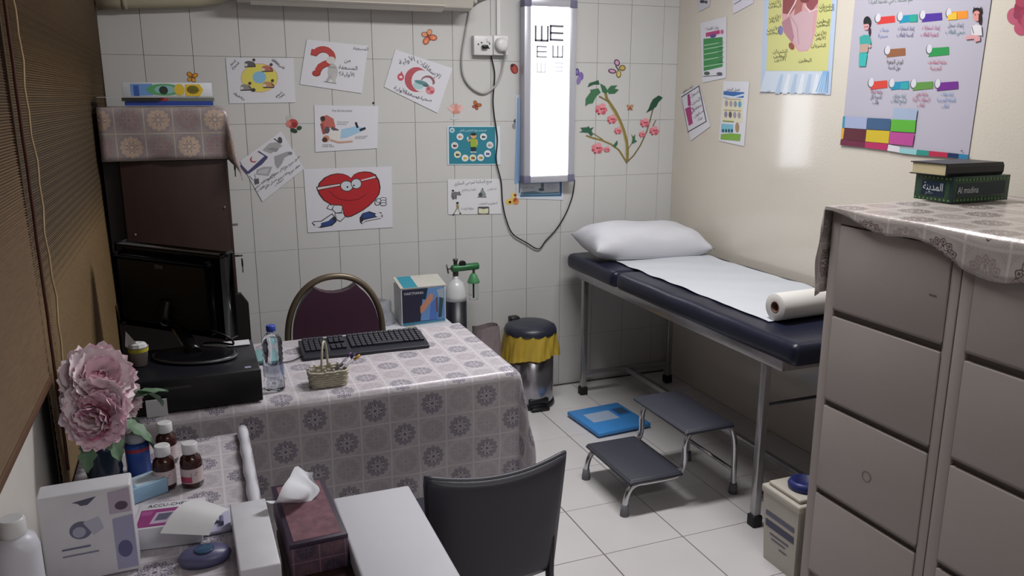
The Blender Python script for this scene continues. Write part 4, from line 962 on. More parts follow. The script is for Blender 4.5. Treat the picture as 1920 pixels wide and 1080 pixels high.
# ------------------------------------------------------------------ pedal bin
cx, cy = -.955, -.195
t = thing('pedal_bin', 'steel pedal bin with dark lid and yellow liner bag', 'bin', (cx, cy, 0))
build('body', MB().lathe([(.122, .02), (.124, .03), (.124, .39)], c=(cx, cy, 0), n=48), pm('brushed_steel_bin', 'a9a8b0', .22, metal=.9, var=.12, scale=30, stretch=(1, 1, 20)), t)
build('base_ring', MB().lathe([(.129, 0), (.133, .01), (.128, .03), (.124, .034)], c=(cx, cy, 0), n=48), dk, t)
build('lid', MB().lathe([(.124, .39), (.139, .398), (.140, .412), (.132, .432), (.105, .446), (.06, .453), (.001, .456)], c=(cx, cy, 0), n=48), pm('bin_lid_plastic', '2c2f3c', .35, var=.05), t)
bxp('hinge', t, dk, cx-.075, cx-.02, cy+.09, cy+.14, .40, .457, bev=.008)
pd = MB().box(cx-.05, cx+.05, cy-.155, cy-.125, .004, .02, bev=.004); build('pedal', pd, dk, t)
bxp('pedal_slot', t, dk, cx-.055, cx+.055, cy-.1275, cy-.10, .03, .062, bev=.004)
def bag(u, v):
    a = u*2*PI; r = .134+.020*v+.006*math.sin(a*7)*v+.004*math.sin(a*13+v*5)+.004*math.sin(a*29)*v
    z = .415-.14*v-.012*math.sin(a*2+.8)*v+.006*math.sin(a*5)*v
    return (cx+r*math.cos(a), cy+r*math.sin(a), z)
build('liner_bag', MB().grid(bag, 96, 12), pm('yellow_bag', 'b89c3c', .4, var=.12, scale=14, bump=.4, bscale=22, spec=.4), t)

# ------------------------------------------------------------------ oxygen cylinder
cx, cy = -1.355, -.17
t = thing('oxygen_cylinder', 'black oxygen cylinder with white shoulder and green regulator', 'oxygen cylinder', (cx, cy, 0))
build('cylinder_body', MB().lathe([(.045, 0), (.054, .01), (.054, .606)], c=(cx, cy, 0), n=32), pm('navy_black_paint', '12141f', .35, var=.05), t)
build('shoulder', MB().lathe([(.0545, .60), (.0545, .625), (.050, .66), (.038, .69), (.020, .705), (.014, .712), (.014, .725)], c=(cx, cy, 0), n=32), pm('white_enamel', 'c8cacc', .25, var=.02), t)
build('valve', MB().lathe([(.014, .722), (.015, .745), (.010, .75), (.010, .80), (.013, .803), (.013, .812)], c=(cx, cy, 0), n=14), pm('dull_brass', '5a5650', .4, metal=.7), t)
grn = pm('green_anodised', '2f6a42', .35, metal=.2, var=.05)
build('regulator_barrel', MB().tube([(cx-.028, cy-.02, .768), (cx-.02, cy-.02, .768), (cx+.108, cy-.02, .772), (cx+.115, cy-.02, .772)], .018, 20, rr=[.014, .018, .018, .016]), grn, t)
build('wing_screw', MB().tube([(cx-.05, cy-.02, .767), (cx-.028, cy-.02, .768)], .004, 8).tube([(cx-.052, cy-.02, .79), (cx-.044, cy-.02, .745)], .004, 8), pm('dull_brass', '5a5650', .4), t)
build('gauge', MB().lathe([(.017, 0), (.018, .012), (.015, .014)], n=20, M=Matrix.Translation((cx+.028, cy-.02, .79)) @ Matrix.Rotation(PI/2, 4, 'X')), dk, t)
build('outlet', MB().tube([(cx+.09, cy-.02, .757), (cx+.09, cy-.02, .725)], .007, 8), pm('dull_brass', '5a5650', .4), t)
build('humidifier_cap', MB().lathe([(.009, .737), (.017, .728), (.024, .712), (.031, .695), (.032, .688), (.026, .686)], c=(cx+.088, cy-.02, 0), n=24), pm('green_plastic', '4a8a5c', .4), t)
glass = pm('clear_plastic', 'e8f0ee', .05, var=0, trans=1, ior=1.2)
build('humidifier_jar', MB().lathe([(.025, .687), (.026, .62), (.022, .600), (.004, .598)], c=(cx+.088, cy-.02, 0), n=24, caps=False), glass, t)
build('dip_tube', MB().tube([(cx+.088, cy-.02, .69), (cx+.088, cy-.02, .61)], .004, 8), pm('dark_steel', '4a4a50', .4), t)

# ------------------------------------------------------------------ cartons and bags along the back wall
t = thing('carton', 'plain white carton on the floor behind the desk', 'box', (-1.64, -.25, 0))
bxp('carton_body', t, pm('white_card', 'cfd2d8', .4), -1.84, -1.43, -.38, -.08, 0, .530, bev=.003)
bxp('tape_strip', t, pm('clear_tape', 'b9b6aa', .2), -1.66, -1.61, -.3805, -.0795, .10, .5305)
t = thing('bandage_box', 'blue and white bandage box with turquoise lid stripe', 'box', (-1.56, -.25, .531))
x0, x1, y0, y1, z0_, z1_ = -1.672, -1.452, -.31, -.16, .531, .715
wc = pm('white_card', 'cfd2d8', .4)
bxp('box_body', t, wc, x0, x1, y0, y1, z0_, z1_, bev=.001)
build('lid_flap', MB().box(x0-.004, x1+.004, y0-.003, y1, z1_, z1_+.004, M=Matrix.Translation((0, y0, z1_)) @ Matrix.Rotation(math.radians(9), 4, 'X') @ Matrix.Translation((0, -y0, -z1_))), pm('lid_card', 'c9c8c0', .4), t)
Rm = Matrix.Translation((0, y0, z1_)) @ Matrix.Rotation(math.radians(9), 4, 'X') @ Matrix.Translation((0, -y0, -z1_))
build('lid_stripe', MB().box(x0+.012, x0+.082, y0-.0025, y1-.003, z1_+.0041, z1_+.0047, M=Rm), ink('2390a8'), t)
d = Print(lambda x, y, off: Vector((x0+x*(x1-x0), y0-off, z0_+(1-y)*(z1_-z0_))), .0008)
d.poly([(.02, .03), (.98, .03), (.98, .93), (.02, .93)], '26263c').poly([(.5, .03), (.98, .03), (.98, .9), (.42, .9)], '6488bc').poly([(.46, .03), (.6, .03), (.55, .34), (.42, .3)], '1c2c44').poly([(.42, .52), (.66, .18), (.72, .22), (.7, .36), (.5, .66), (.42, .7)], 'b8846c').poly([(.66, .45), (.82, .3), (.8, .9), (.62, .9)], '4a6eb4').poly([(.8, .1), (.96, .06), (.96, .35), (.84, .3)], '96a4b0').poly([(.86, .3), (.95, .34), (.9, .85), (.82, .86)], '2c4a50').poly([(.78, .3), (.82, .3), (.82, .7), (.78, .7)], '6a4438').poly([(.02, .93), (.98, .90), (.98, .96), (.02, 1.0)], '3c7a9a')
d.text('HARTMANN', .28, .145, .10, 'c8c8d4', 0, .42)
d.done(t)
def crumple(label, cx, cy, z, w, dp, h, mat, name='plastic_bag', seed=1, cat='bag', topw=.7):
    def f(u, v):
        a = u*2*PI; k = 1-(1-topw)*v; k *= 1-.06*math.sin(v*9+seed)
        n = .05*math.sin(a*5+seed+v*7)+.03*math.sin(a*11+v*13)+.03*(h2(round(u*24) % 24, round(v*8), seed)-.5)*2
        c_, s_ = math.cos(a), math.sin(a); m_ = (abs(c_)**3+abs(s_)**3)**(-1/3)
        return (cx+w/2*c_*m_*k*(1+n), cy+dp/2*s_*m_*(1-(.7 if h < .3 else .4)*v)*(1+n), z+h*v*(1+(.05 if h < .3 else .012)*math.sin(a*3+seed)))
    mb = MB().grid(f, 24, 8, smooth=False)
    return tag(build(name, mb, mat), label, cat)
crumple('crumpled clear plastic bag between the chair and bandage box', -1.755, -.22, .532, .13, .12, .115, pm('frosted_plastic', 'c4c8d0', .2, var=.05, trans=.6, ior=1.1), seed=3)
crumple('crumpled mauve grey bag on floor beside the pedal bin', -1.205, -.20, 0, .15, .13, .455, pm('mauve_grey_bag', '85797c', .45, var=.2, scale=12), name='paper_bag', seed=5, topw=.95)

# ------------------------------------------------------------------ banquet chair behind the desk
CXc, CYc = -2.055, -.76
t = thing('banquet_chair', 'purple vinyl chair with rounded bronze frame behind the desk', 'chair', (CXc, CYc+.2, 0))
brz = pm('bronze_frame', '6f6455', .35, metal=.5, var=.06); pur = pm('purple_vinyl', '45283a', .42, var=.08, scale=6, bump=.05, bscale=80)
def arch(w, zt, zb_, n=28, p=2.2):
    P = []
    for i in range(n+1):
        a = PI*i/n; c_, s_ = math.cos(a), math.sin(a)
        P.append((w*math.copysign(abs(c_)**(2/p), c_), zb_+(zt-zb_)*abs(s_)**(2/p)))
    return P
FR = arch(.192, .905, .64)
P = [(CXc+.165, CYc+.06, .44), (CXc+.188, CYc+.03, .54)]+[(CXc+x, CYc-(z-.64)*.08, z) for x, z in FR]+[(CXc-.188, CYc+.03, .54), (CXc-.165, CYc+.06, .44)]
build('back_frame', MB().tube(smooth_path(P, 2), .013, 12), brz, t)
pad = arch(.176, .885, .64)
poly = [(x, z) for x, z in pad if z < .868 or abs(x) > .06]
rgt = [p for p in poly if p[0] > 0]; lft = [p for p in poly if p[0] <= 0]
scoop = [(.085, .868), (.06, .852), (.03, .842), (0, .839), (-.03, .842), (-.06, .852), (-.085, .868)]
rgt = [p for p in rgt if p[0] > .085 or p[1] < .7]; lft = [p for p in lft if p[0] < -.085 or p[1] < .7]
shape = [(.150, .47), (.168, .56)]+rgt+scoop+lft+[(-.168, .56), (-.150, .47)]
mb = MB(); A = [(CXc+x, CYc-.018-(z-.64)*.08, z) for x, z in shape]; B = [(CXc+x*.97, CYc+.03-(z-.64)*.08, z) for x, z in shape]
n = len(shape); mb.raw(A+B, [tuple(range(n)), tuple(range(n, 2*n))]+[(i, (i+1) % n, n+(i+1) % n, n+i) for i in range(n)])
build('backrest', mb, pur, t)
bxp('seat', t, pur, CXc-.2, CXc+.2, CYc+.06, CYc+.46, .42, .48, bev=.02)
bxp('seat_frame', t, brz, CXc-.19, CXc+.19, CYc+.07, CYc+.45, .40, .42)
for sx in (-1, 1):
    build('leg', MB().tube([(CXc+sx*.165, CYc+.06, .44), (CXc+sx*.19, CYc-.03, 0)], .012, 10), brz, t)
    build('leg', MB().tube([(CXc+sx*.17, CYc+.44, .41), (CXc+sx*.19, CYc+.5, 0)], .012, 10), brz, t)

# ------------------------------------------------------------------ desk
DX0, DX1, DY0, DY1, DZ = -2.855, -1.630, -1.690, -1.085, .745
t = thing('desk', 'dark wooden office desk hidden under the patterned cloth', 'desk', ((DX0+DX1)/2, (DY0+DY1)/2, 0))
bxp('desktop', t, wood, DX0, DX1, DY0, DY1, DZ-.025, DZ, bev=.003)
for lx in (DX0+.03, DX1-.07):
    for ly in (DY0+.03, DY1-.07): bxp('leg', t, wood, lx, lx+.04, ly, ly+.04, 0, DZ-.025)
bxp('modesty_panel', t, wood, DX0+.07, DX1-.07, DY0+.05, DY0+.065, .3, DZ-.025)
cloth('tablecloth', 'white patterned vinyl tablecloth covering the office desk', DX0, DX1, DY0, DY1, DZ+.003, (.0, .46, .52, .25), lace_desk, .02, .010, .055, uvo=(.02, .05), freq=17)
TZ = DZ+.0045
# keyboard
kp = pm('keyboard_plastic', '22232e', .4, var=.05)
t = thing('keyboard', 'black computer keyboard on the patterned desk cloth', 'keyboard', (-2.04, -1.27, TZ), math.radians(-1.5))
mb = MB(); prof = [(-.085, .0), (.085, .0), (.085, .022), (.055, .026), (-.055, .017), (-.085, .010)]
build('case', MB().prism(prof, 'x', -.215, .215, bev=.002), kp, t, local=True)
mb = MB()
for r_ in range(6):
    yy = .062-r_*.0195-(.004 if r_ else 0)
    zz = .017+(yy+.055)*.0818
    x = -.205
    for blk, (nk, gap) in enumerate(((4, .012), (3, .012), (14, 0))):
        for k in range(nk):
            w_ = .0185
            if blk == 1 and r_ in (3,): pass
            elif blk == 2 and r_ == 5 and 3 < k < 10:
                if k == 4: mb.box(x+.001, x+w_*6-.001, yy-.008, yy+.008, zz, zz+.008, bev=.0015, seg=1)
            else: mb.box(x+.001, x+w_-.001, yy-.008, yy+.008, zz, zz+.008, bev=.0018, seg=1)
            x += w_
        x += gap
tag(build('keys', mb, pm('key_plastic', '2a2b36', .5, var=.05), t, local=True), kind='stuff')
# water bottle
bx, by = at_z(516, 730, TZ).xy
t = thing('water_bottle', 'clear plastic water bottle with blue cap on the desk', 'bottle', (bx, by, TZ))
pr = [(.002, .001), (.026, .0), (.030, .006), (.029, .03)]
for k in range(7): z_ = .035+k*.017; pr += [(.030, z_), (.0275, z_+.0085)]
pr += [(.030, .155), (.027, .172), (.017, .188), (.012, .194), (.012, .200)]
pr = [(a, b*.92) for a, b in pr]
clear = pm('bottle_plastic', 'eef4f8', .04, var=0, trans=1, ior=1.33)
build('bottle_body', MB().lathe(pr, c=(bx, by, TZ), n=32), clear, t)
build('cap', MB().lathe([(.0135, .182), (.014, .184), (.014, .197), (.012, .200)], c=(bx, by, TZ), n=24), pm('blue_cap', '2f48a8', .4), t)
build('label_band', MB().lathe([(.0305, .045), (.0305, .083)], c=(bx, by, TZ), n=32, caps=False), pm('label_film', 'a8b4d8', .3, alpha=.4), t)
d = Print(lambda x, y, off: Vector((bx+.031*math.sin(x), by-.031*math.cos(x)-off, TZ+y)), 0.0002)
v_ = text_geo('MAI')[0]
d.text('MAI', 0, .064, -.024, '2a3a9a', 0, 1.1); d.tv = [Vector((p.x, p.y, p.z)) for p in d.tv]; d.done(t)
# basket with pens
kx, ky = -2.215, -1.600
t = thing('pen_basket', 'small cream wicker basket with tall handle on the desk', 'basket', (kx, ky, TZ))
wk = pm('cream_wicker', 'bdb8a4', .6, var=.2, scale=60, bump=.5, bscale=120)
for k in range(7):
    z_ = .004+k*.0072; P = []
    for i in range(48):
        a = 2*PI*i/48; c_, s_ = math.cos(a), math.sin(a); m_ = (abs(c_)**5+abs(s_)**5)**(-1/5)
        wv = .0018*math.sin(a*12+k*PI); P.append((kx+(.052+.001*k+wv)*c_*m_, ky+(.032+.0008*k+wv)*s_*m_, TZ+z_))
    build('wicker_row', MB().tube(P, .0036, 6, closed=True), wk, t)
bxp('basket_base', t, wk, kx-.05, kx+.05, ky-.03, ky+.03, TZ, TZ+.006)
P = [(kx-.008+.013*math.cos(a_), ky+.028*math.cos(a_), TZ+.05+.085*math.sin(a_)) for a_ in [PI*i/20 for i in range(21)]]
build('handle', MB().tube(P, .0035, 8), wk, t)
for k in range(14):
    a = 2*PI*k/14; build('bead', MB().lathe([(.0005, -.0045), (.0045, 0), (.0005, .0045)], c=(kx+.056*math.cos(a), ky+.036*math.sin(a), TZ+.054), n=8), pm('pearl_bead', 'c4bcc8', .3), t)
for k, (dx, dy, c1, c2) in enumerate((((.075, .02, 'c8c4cc', '2a2a50'), (.085, .0, 'd0ccd2', 'c08a40'), (.065, .035, '8a8494', '5a3a6a')))):
    t = thing('pen', ['white pen leaning right in basket, tip dark blue', 'white pen with orange grip leaning in the basket', 'grey pen leaning in the basket behind others'][k], 'pen', (kx, ky, TZ+.02))
    a_ = Vector((kx+.012, ky-.01+.012*k, TZ+.022)); b_ = Vector((kx+.012+dx, ky+dy, TZ+.078))
    build('barrel', MB().tube([a_, b_], .0032, 8), pm('pen_'+c1, c1, .3), t)
    build('grip', MB().tube([a_.lerp(b_, .82), a_.lerp(b_, 1.04)], .0046 if k == 1 else .0036, 8), pm('pen_'+c2, c2, .4), t)

# ------------------------------------------------------------------ computer and monitor
t = thing('desktop_computer', 'black desktop computer case lying flat under the monitor', 'computer', (-2.59, -1.56, TZ))
blk = pm('matt_black_metal', '16171f', .4, var=.1)
bxp('case', t, blk, -2.775, -2.415, -1.672, -1.37, TZ+.006, TZ+.098, bev=.003)
bxp('front_bezel', t, dk, -2.775, -2.413, -1.684, -1.672, TZ+.004, TZ+.100, bev=.004)
bxp('drive_slot', t, dgray, -2.74, -2.60, -1.6855, -1.683, TZ+.07, TZ+.078)
bxp('badge', t, pm('silver_badge', '9a9cb4', .3), -2.455, -2.438, -1.66, -1.645, TZ+.0985, TZ+.0995)
for sx in (-2.76, -2.44):
    for sy in (-1.66, -1.39): build('foot', MB().lathe([(.01, 0), (.01, .007)], c=(sx, sy, TZ), n=10), rub, t)
CZ = TZ+.1002
TL, TR, BRr = at_y(217, 457, -1.185), at_y(414, 479, -1.45), at_y(452, 640, -1.475)
t = thing('monitor', 'black monitor seen from behind standing on the computer', 'monitor', ((TL.x+TR.x)/2, (TL.y+TR.y)/2-.02, CZ))
U = (TR-TL); Wm = U.length; U.normalize(); D = (BRr-TR); D -= U*D.dot(U); Hm = D.length; D.normalize(); Nn = U.cross(D)
if Nn.y > 0: Nn = -Nn     # towards camera (back of the screen)
def mpt(u, v, n_): return TL+U*u+D*v+Nn*n_
def slab(u0, u1, v0, v1, n0, n1, bev=.004):
    t_ = bmesh.new(); bmesh.ops.create_cube(t_, size=1)
    for q in t_.verts: q.co = mpt(lerp(u0, u1, q.co.x+.5), lerp(v0, v1, q.co.y+.5), lerp(n0, n1, q.co.z+.5))
    bmesh.ops.bevel(t_, geom=t_.edges[:], offset=bev, segments=2, profile=.5, affect='EDGES')
    return MB().add(t_, smooth=True)
gb = pm('glossy_black', '0d0e12', .25, var=.1)
build('screen_frame', slab(0, Wm, 0, Hm, -.045, 0, .006), gb, t)
build('back_cover', slab(.02, Wm-.035, .03, Hm-.02, 0, .022, .012), dk, t)
build('screen', slab(.015, Wm-.015, .015, Hm-.02, -.047, -.044, .001), pm('screen_glass', '101418', .1), t)
build('top_trim', slab(.0, Wm, -.001, .010, -.03, .001, .001), pm('dark_bronze_trim', '2c2925', .4), t)
build('emblem', slab(Wm*.42, Wm*.50, .045, .058, .0225, .0235, .0003), pm('emblem_grey', '55565c', .4), t)
mc = mpt(Wm*.5, Hm*.75, .02); bc = Vector((-2.585, -1.50, CZ))
build('stand_neck', MB().tube(smooth_path([mpt(Wm*.5, Hm*.6, .02), mpt(Wm*.5, Hm*.8, .035), (mc.x+.02, mc.y-.0, CZ+.06), (bc.x, bc.y, CZ+.012)], 5), .02, 12), gb, t)
Mb = Matrix.Translation(bc) @ Matrix.Rotation(math.radians(-25), 4, 'Z')
build('stand_base', MB().lathe([(.001, .001), (.10, .0), (.108, .004), (.106, .010), (.10, .012), (.001, .013)], n=40, M=Mb, sx=1.15, sy=.72), gb, t)
build('base_rim', MB().lathe([(.1085, .003), (.110, .006), (.108, .010)], n=40, M=Mb, caps=False, sx=1.15, sy=.72), pm('satin_silver', '9a9ca4', .3, metal=.8), t)
P = smooth_path([mpt(Wm*.55, Hm*.8, .02), (-2.50, -1.47, CZ+.05), (-2.475, -1.45, CZ+.012), (-2.51, -1.40, CZ+.006), (-2.56, -1.38, CZ+.005)], 6)
build('cable', MB().tube(P, .0035, 8), dk, t)
q = at_z(375, 668, CZ)
tag(build('paper_sheet', MB().box(-2.56, -2.425, -1.43, -1.375, CZ+.0003, CZ+.0012), pm('white_paper', 'd0d0d4', .5)), 'white paper slip on the computer behind the monitor base', 'paper')
cxp, cyp = at_z(288, 668, CZ).xy
t = thing('paper_cup', 'white and yellow paper cup left on the computer case', 'cup', (-2.735, -1.52, CZ))
build('cup_body', MB().lathe([(.020, 0), (.027, .055), (.028, .056), (.0265, .055), (.0195, .002)], c=(-2.735, -1.52, CZ), n=24), pm('cup_grey_paper', 'a49a96', .6), t)
build('yellow_band', MB().lathe([(.0268, .042), (.0278, .053)], c=(-2.735, -1.52, CZ), n=24, caps=False), pm('cup_yellow', 'b8b43c', .5), t)
build('paper_flap', MB().raw([(-2.76, -1.52, CZ+.05), (-2.725, -1.535, CZ+.052), (-2.762, -1.525, CZ+.105), (-2.768, -1.52, CZ+.06)], [(0, 1, 2), (0, 2, 3)]), pm('white_paper', 'd0d0d4', .5), t)
build('crumpled_tissue', MB().lathe([(.0255, .052), (.022, .064), (.012, .068), (.001, .063)], c=(-2.735, -1.52, CZ), n=9, smooth=False), pm('white_paper', 'd0d0d4', .5), t)
tag(build('teal_card', MB().box(-2.405, -2.33, -1.33, -1.2, TZ, TZ+.012, bev=.002), pm('pale_teal', '7fa8ac', .5)), 'pale teal box lying on the desk behind water bottle', 'box')
tag(build('keyboard_cable', MB().tube(smooth_path([(-2.25, -1.30, TZ+.004), (-2.30, -1.345, TZ+.003), (-2.36, -1.345, TZ+.003), (-2.40, -1.34, TZ+.003), (-2.42, -1.36, TZ+.02)], 6), .0022, 8), dk), 'thin black keyboard cable beside the water bottle', 'cable')
tag(build('name_card', MB().box(-2.718, -2.665, -1.702, -1.6995, TZ+.004, TZ+.052, M=None), pm('white_card', 'cfd2d8', .4)), 'small white card propped against the computer front', 'card')

# ------------------------------------------------------------------ side table in the foreground
SX0, SX1, SY0, SY1, SZ = -2.86, -2.475, -3.0, -1.885, .745
t = thing('side_table', 'small side table by the window under patterned cloth', 'table', ((SX0+SX1)/2, (SY0+SY1)/2, 0))
bxp('tabletop', t, wood, SX0, SX1, SY0, SY1, SZ-.025, SZ)
for lx in (SX0+.02, SX1-.06):
    for ly in (SY0+.02, SY1-.06): bxp('leg', t, wood, lx, lx+.04, ly, ly+.04, 0, SZ-.025)
cloth('tablecloth', 'shiny patterned vinyl cloth on the near side table', SX0, SX1, SY0, SY1, SZ+.003, (.0, .10, .10, .10), lace_desk, .02, .006, .02, uvo=(.06, .01))
build_edge = MB().tube([(SX1-.008, y_, SZ+.015+.0015*math.sin(y_*30)) for y_ in [SY1-.01-.02*i for i in range(24)]], .0125, 12, rr=[.013+.0015*math.sin(i*1.1) for i in range(24)])
tag(build('rolled_cloth_edge', build_edge, pm('clear_vinyl_roll', 'd0d0da', .2, var=.05)), 'rolled shiny vinyl edge along right side of near table', 'cloth edge')
SZ2 = SZ+.0048
def med(label, px, py, capw=1, k=1.0, grp=None):
    p = at_z(px, py, SZ2); x, y = p.x, p.y+.02
    t = thing('medicine_bottle', label, 'bottle', (x, y, SZ2))
    build('glass_body', MB().lathe([(.021, 0), (.0235, .003), (.0235, .058*k), (.021, .068*k), (.013, .075*k), (.011, .08*k)], c=(x, y, SZ2), n=28), pm('amber_glass', '3a1c1a', .12, var=.1), t)
    build('cap', MB().lathe([(.0165, .078*k), (.017, .08*k), (.0168, .099*k), (.015, .101*k)], c=(x, y, SZ2), n=24), pm('white_cap', 'd4d4d8', .35), t)
    build('label', MB().lathe([(.0239, .012), (.0239, .046*k)], c=(x, y, SZ2), n=28, caps=False), pm('bottle_label', 'c8b8bc', .5), t)
    d = Print(lambda a, z, off: Vector((x+(.0241+off)*math.sin(a), y-(.0241+off)*math.cos(a), SZ2+z)), .0002)
    d.poly([(-1.2+i*.2, .028) for i in range(7)]+[(.0-i*.2, .014) for i in range(7)], 'a8405e').poly([(-.1, .037), (.5, .037), (.5, .035), (-.1, .035)], '5a4060').poly([(-.1, .032), (.4, .032), (.4, .0305), (-.1, .0305)], '5a4060')
    d.done(t); return t
med('amber medicine bottle with white cap, right of the three', 362, 915)
med('amber medicine bottle with pink label, front of the three', 311, 920)
med('amber medicine bottle with white cap, rearmost of three', 315, 872)
p = at_z(262, 885, SZ2); x, y = p.x, p.y
t = thing('spray_can', 'blue can with white top beside the medicine bottles', 'can', (x, y, SZ2))
build('can_body', MB().lathe([(.024, 0), (.026, .003), (.026, .07), (.022, .078)], c=(x, y, SZ2), n=28), pm('can_blue', '3456a8', .3), t)
build('can_top', MB().lathe([(.0215, .076), (.0215, .10), (.018, .103)], c=(x, y, SZ2), n=24), pm('white_cap', 'd4d4d8', .35), t)
build('red_band', MB().lathe([(.0263, .058), (.0263, .066)], c=(x, y, SZ2), n=28, caps=False), ink('a83a4a'), t)

# flower vase
vx, vy = -2.79, -2.06
t = thing('flower_vase', 'dark glass vase of pink artificial peonies by the blind', 'flowers', (vx, vy, SZ2))
build('vase', MB().lathe([(.035, 0), (.038, .004), (.037, .02), (.039, .03), (.037, .045), (.040, .055), (.038, .07), (.042, .08), (.041, .10), (.047, .118), (.044, .118), (.038, .10), (.034, .02)], c=(vx, vy, SZ2), n=36), pm('dark_glass', '2c3444', .08, var=.05, coat=.5), t)
def petal_mesh(col, nm, L_=.045, W_=.036):
    mb = MB()
    def f(u, v):
        a = (u-.5)*2; w_ = W_*math.sin(min(1, v*1.15+.12)*PI*.62)
        x_ = a*w_*(1-.25*(v > .9)); y_ = L_*v*(1-.10*abs(a)**2+.07*math.sin(a*9)*(v > .8)); z_ = .010*a*a+.016*v*v+.003*math.sin(a*8)*v
        return (x_*.75, y_, z_)
    mb.grid(f, 8, 5)
    bmesh.ops.recalc_face_normals(mb.bm, faces=mb.bm.faces[:]); me = bpy.data.meshes.new(nm); mb.bm.to_mesh(me); mb.bm.free(); me.materials.append(col); return me
pk1 = pm('petal_pink', 'fcd2e0', .6, var=.18, scale=30); pk2 = pm('petal_rose', 'ea9cbc', .6, var=.15, scale=30); pk3 = pm('petal_pale', 'fdeaf0', .6, var=.1, scale=30)
PM = [petal_mesh(pk1, 'petal', .05, .042), petal_mesh(pk3, 'petal', .055, .046), petal_mesh(pk2, 'petal', .036, .03)]
flowers = [((185, 712), -2.075, 1.12, (.35, -.75, .6)), ((150, 765), -2.11, 1.05, (.05, -.85, .45)), ((75, 800), -2.13, .95, (-.25, -.7, .1)), ((118, 700), -2.04, .8, (-.2, -.5, .75)), ((228, 745), -2.03, .7, (.7, -.3, .4))]
for k, ((px, py), yy, sc_, nd) in enumerate(flowers):
    c = at_y(px, py, yy); c.x = max(c.x, -2.785)
    q = Vector(nd).normalized().to_track_quat('Z', 'Y').to_matrix().to_4x4()
    mb = MB(); Mf = Matrix.Translation(c) @ q
    for j in range(26):
        a = j*2.4; r_ = .012*math.sqrt(j/26); e_ = Mf @ Vector((r_*math.cos(a), r_*math.sin(a), .012)); s_ = Mf @ Vector((r_*.5*math.cos(a), r_*.5*math.sin(a), 0))
        mb.tube([s_, e_], .0014, 5)
    fo = build('flower', mb, pm('stamen_yellow', 'b0a05a', .6), t)
    for ring, (n_, tilt, off, mi, s2) in enumerate(((6, 58, .006, 2, .6), (9, 36, .009, 0, .85), (10, 20, .010, 1, 1.0), (11, 4, .008, 0, 1.12), (9, -16, .006, 1, 1.1))):
        for j in range(n_):
            a = 2*PI*(j+ring*.5)/n_+h2(j, ring, k)*.25
            Mp = Mf @ Matrix.Rotation(a, 4, 'Z') @ Matrix.Translation((0, off, ring*-.002)) @ Matrix.Rotation(math.radians(tilt+(h2(j, ring, k+3)-.5)*22), 4, 'X') @ Matrix.Scale(s2*sc_*(.88+.22*h2(j, k, ring)), 4)
            me = PM[mi if not (k == 2) else (0 if ring != 2 else 2)]
            o = bpy.data.objects.new('petal', me); C.objects.link(o); o.parent = fo
            o.matrix_local = frame_of(fo).inverted() @ Mp
    P = smooth_path([tuple(c-q.to_3x3() @ Vector((0, 0, .004))), (lerp(c.x, vx, .4), lerp(c.y, vy, .3)+.01, lerp(c.z, SZ2+.12, .6)), (vx+(k-2)*.006, vy, SZ2+.06)], 5)
    build('stem', MB().tube(P, .0025, 6), pm('stem_green', '4a6a40', .6), t)
lf = pm('leaf_green', '5c7a5e', .5, var=.2, scale=20)
def leafmesh():
    mb = MB()
    def f(u, v):
        a = (u-.5)*2; w_ = .022*math.sin(PI*min(1, v*.92+.06))**.8*(1+.22*math.sin(v*24)); return (a*w_, .095*v, .006*abs(a)+.022*v*(1-v)-.02*v*v)
    mb.grid(f, 6, 14); me = bpy.data.meshes.new('leaf'); mb.bm.to_mesh(me); mb.bm.free(); me.materials.append(lf); return me
LM = leafmesh()
for k, (px, py, yy, az, tl, s_) in enumerate(((240, 755, -2.05, -60, 10, 1.0), (215, 790, -2.08, -110, -25, 1.0), (235, 800, -2.07, -75, -45, 1.1), (195, 800, -2.1, -150, -40, .9), (255, 735, -2.04, -50, -30, .9), (170, 820, -2.12, 170, -45, .8), (225, 780, -2.03, -30, -30, .8))):
    c = at_y(px, py, yy)
    o = bpy.data.objects.new('leaf', LM); C.objects.link(o); o.parent = t
    o.matrix_local = ROOT[t].inverted() @ (Matrix.Translation(c) @ Matrix.Rotation(math.radians(az), 4, 'Z') @ Matrix.Rotation(math.radians(tl), 4, 'X') @ Matrix.Scale(s_, 4))

# boxes on the side table
def obox(name, label, cat, c, rz, w_, d_, h_, mat, bev=.0015):
    t = thing(name, label, cat, c, rz); bxp('box_body', t, mat, -w_/2, w_/2, -d_/2, d_/2, 0, h_, bev=bev, local=True); return t
def local_print(t, fn, base=.0004): 
    R_ = ROOT[t]; return Print(lambda x, y, off: R_ @ Vector(fn(x, y, off)), base)
lb = pm('pale_blue_card', '8fb4d0', .35)
t = obox('medicine_box', 'long pale blue box lying in front of the vase', 'box', (-2.745, -2.185, SZ2), math.radians(28), .17, .06, .034, lb)
d = local_print(t, lambda x, y, off: (-.085+x*.17, -.03+y*.06, .034+off)); d.poly([(.05, .1), (.6, .1), (.6, .9), (.05, .9)], '6a9cc4').poly([(.62, .1), (.97, .1), (.97, .9), (.62, .9)], 'c8d8e4').poly([(.15, .4), (.5, .4), (.5, .5), (.15, .5)], 'dce4ee'); d.done(t)
d = local_print(t, lambda x, y, off: (.085+off, -.03+x*.06, y*.034)); d.poly([(.02, .05), (.98, .05), (.98, .95), (.02, .95)], 'c4cce0').ell(.35, .5, .1, .2, '7a84a8').ell(.65, .5, .1, .2, '7a84a8'); d.done(t, 'end_print')
t = obox('device_carton', 'white carton with hanging slot and printed pictures', 'box', (-2.775, -2.455, SZ2), math.radians(2), .150, .055, .172, pm('white_carton', 'd4d4dc', .35), .004)
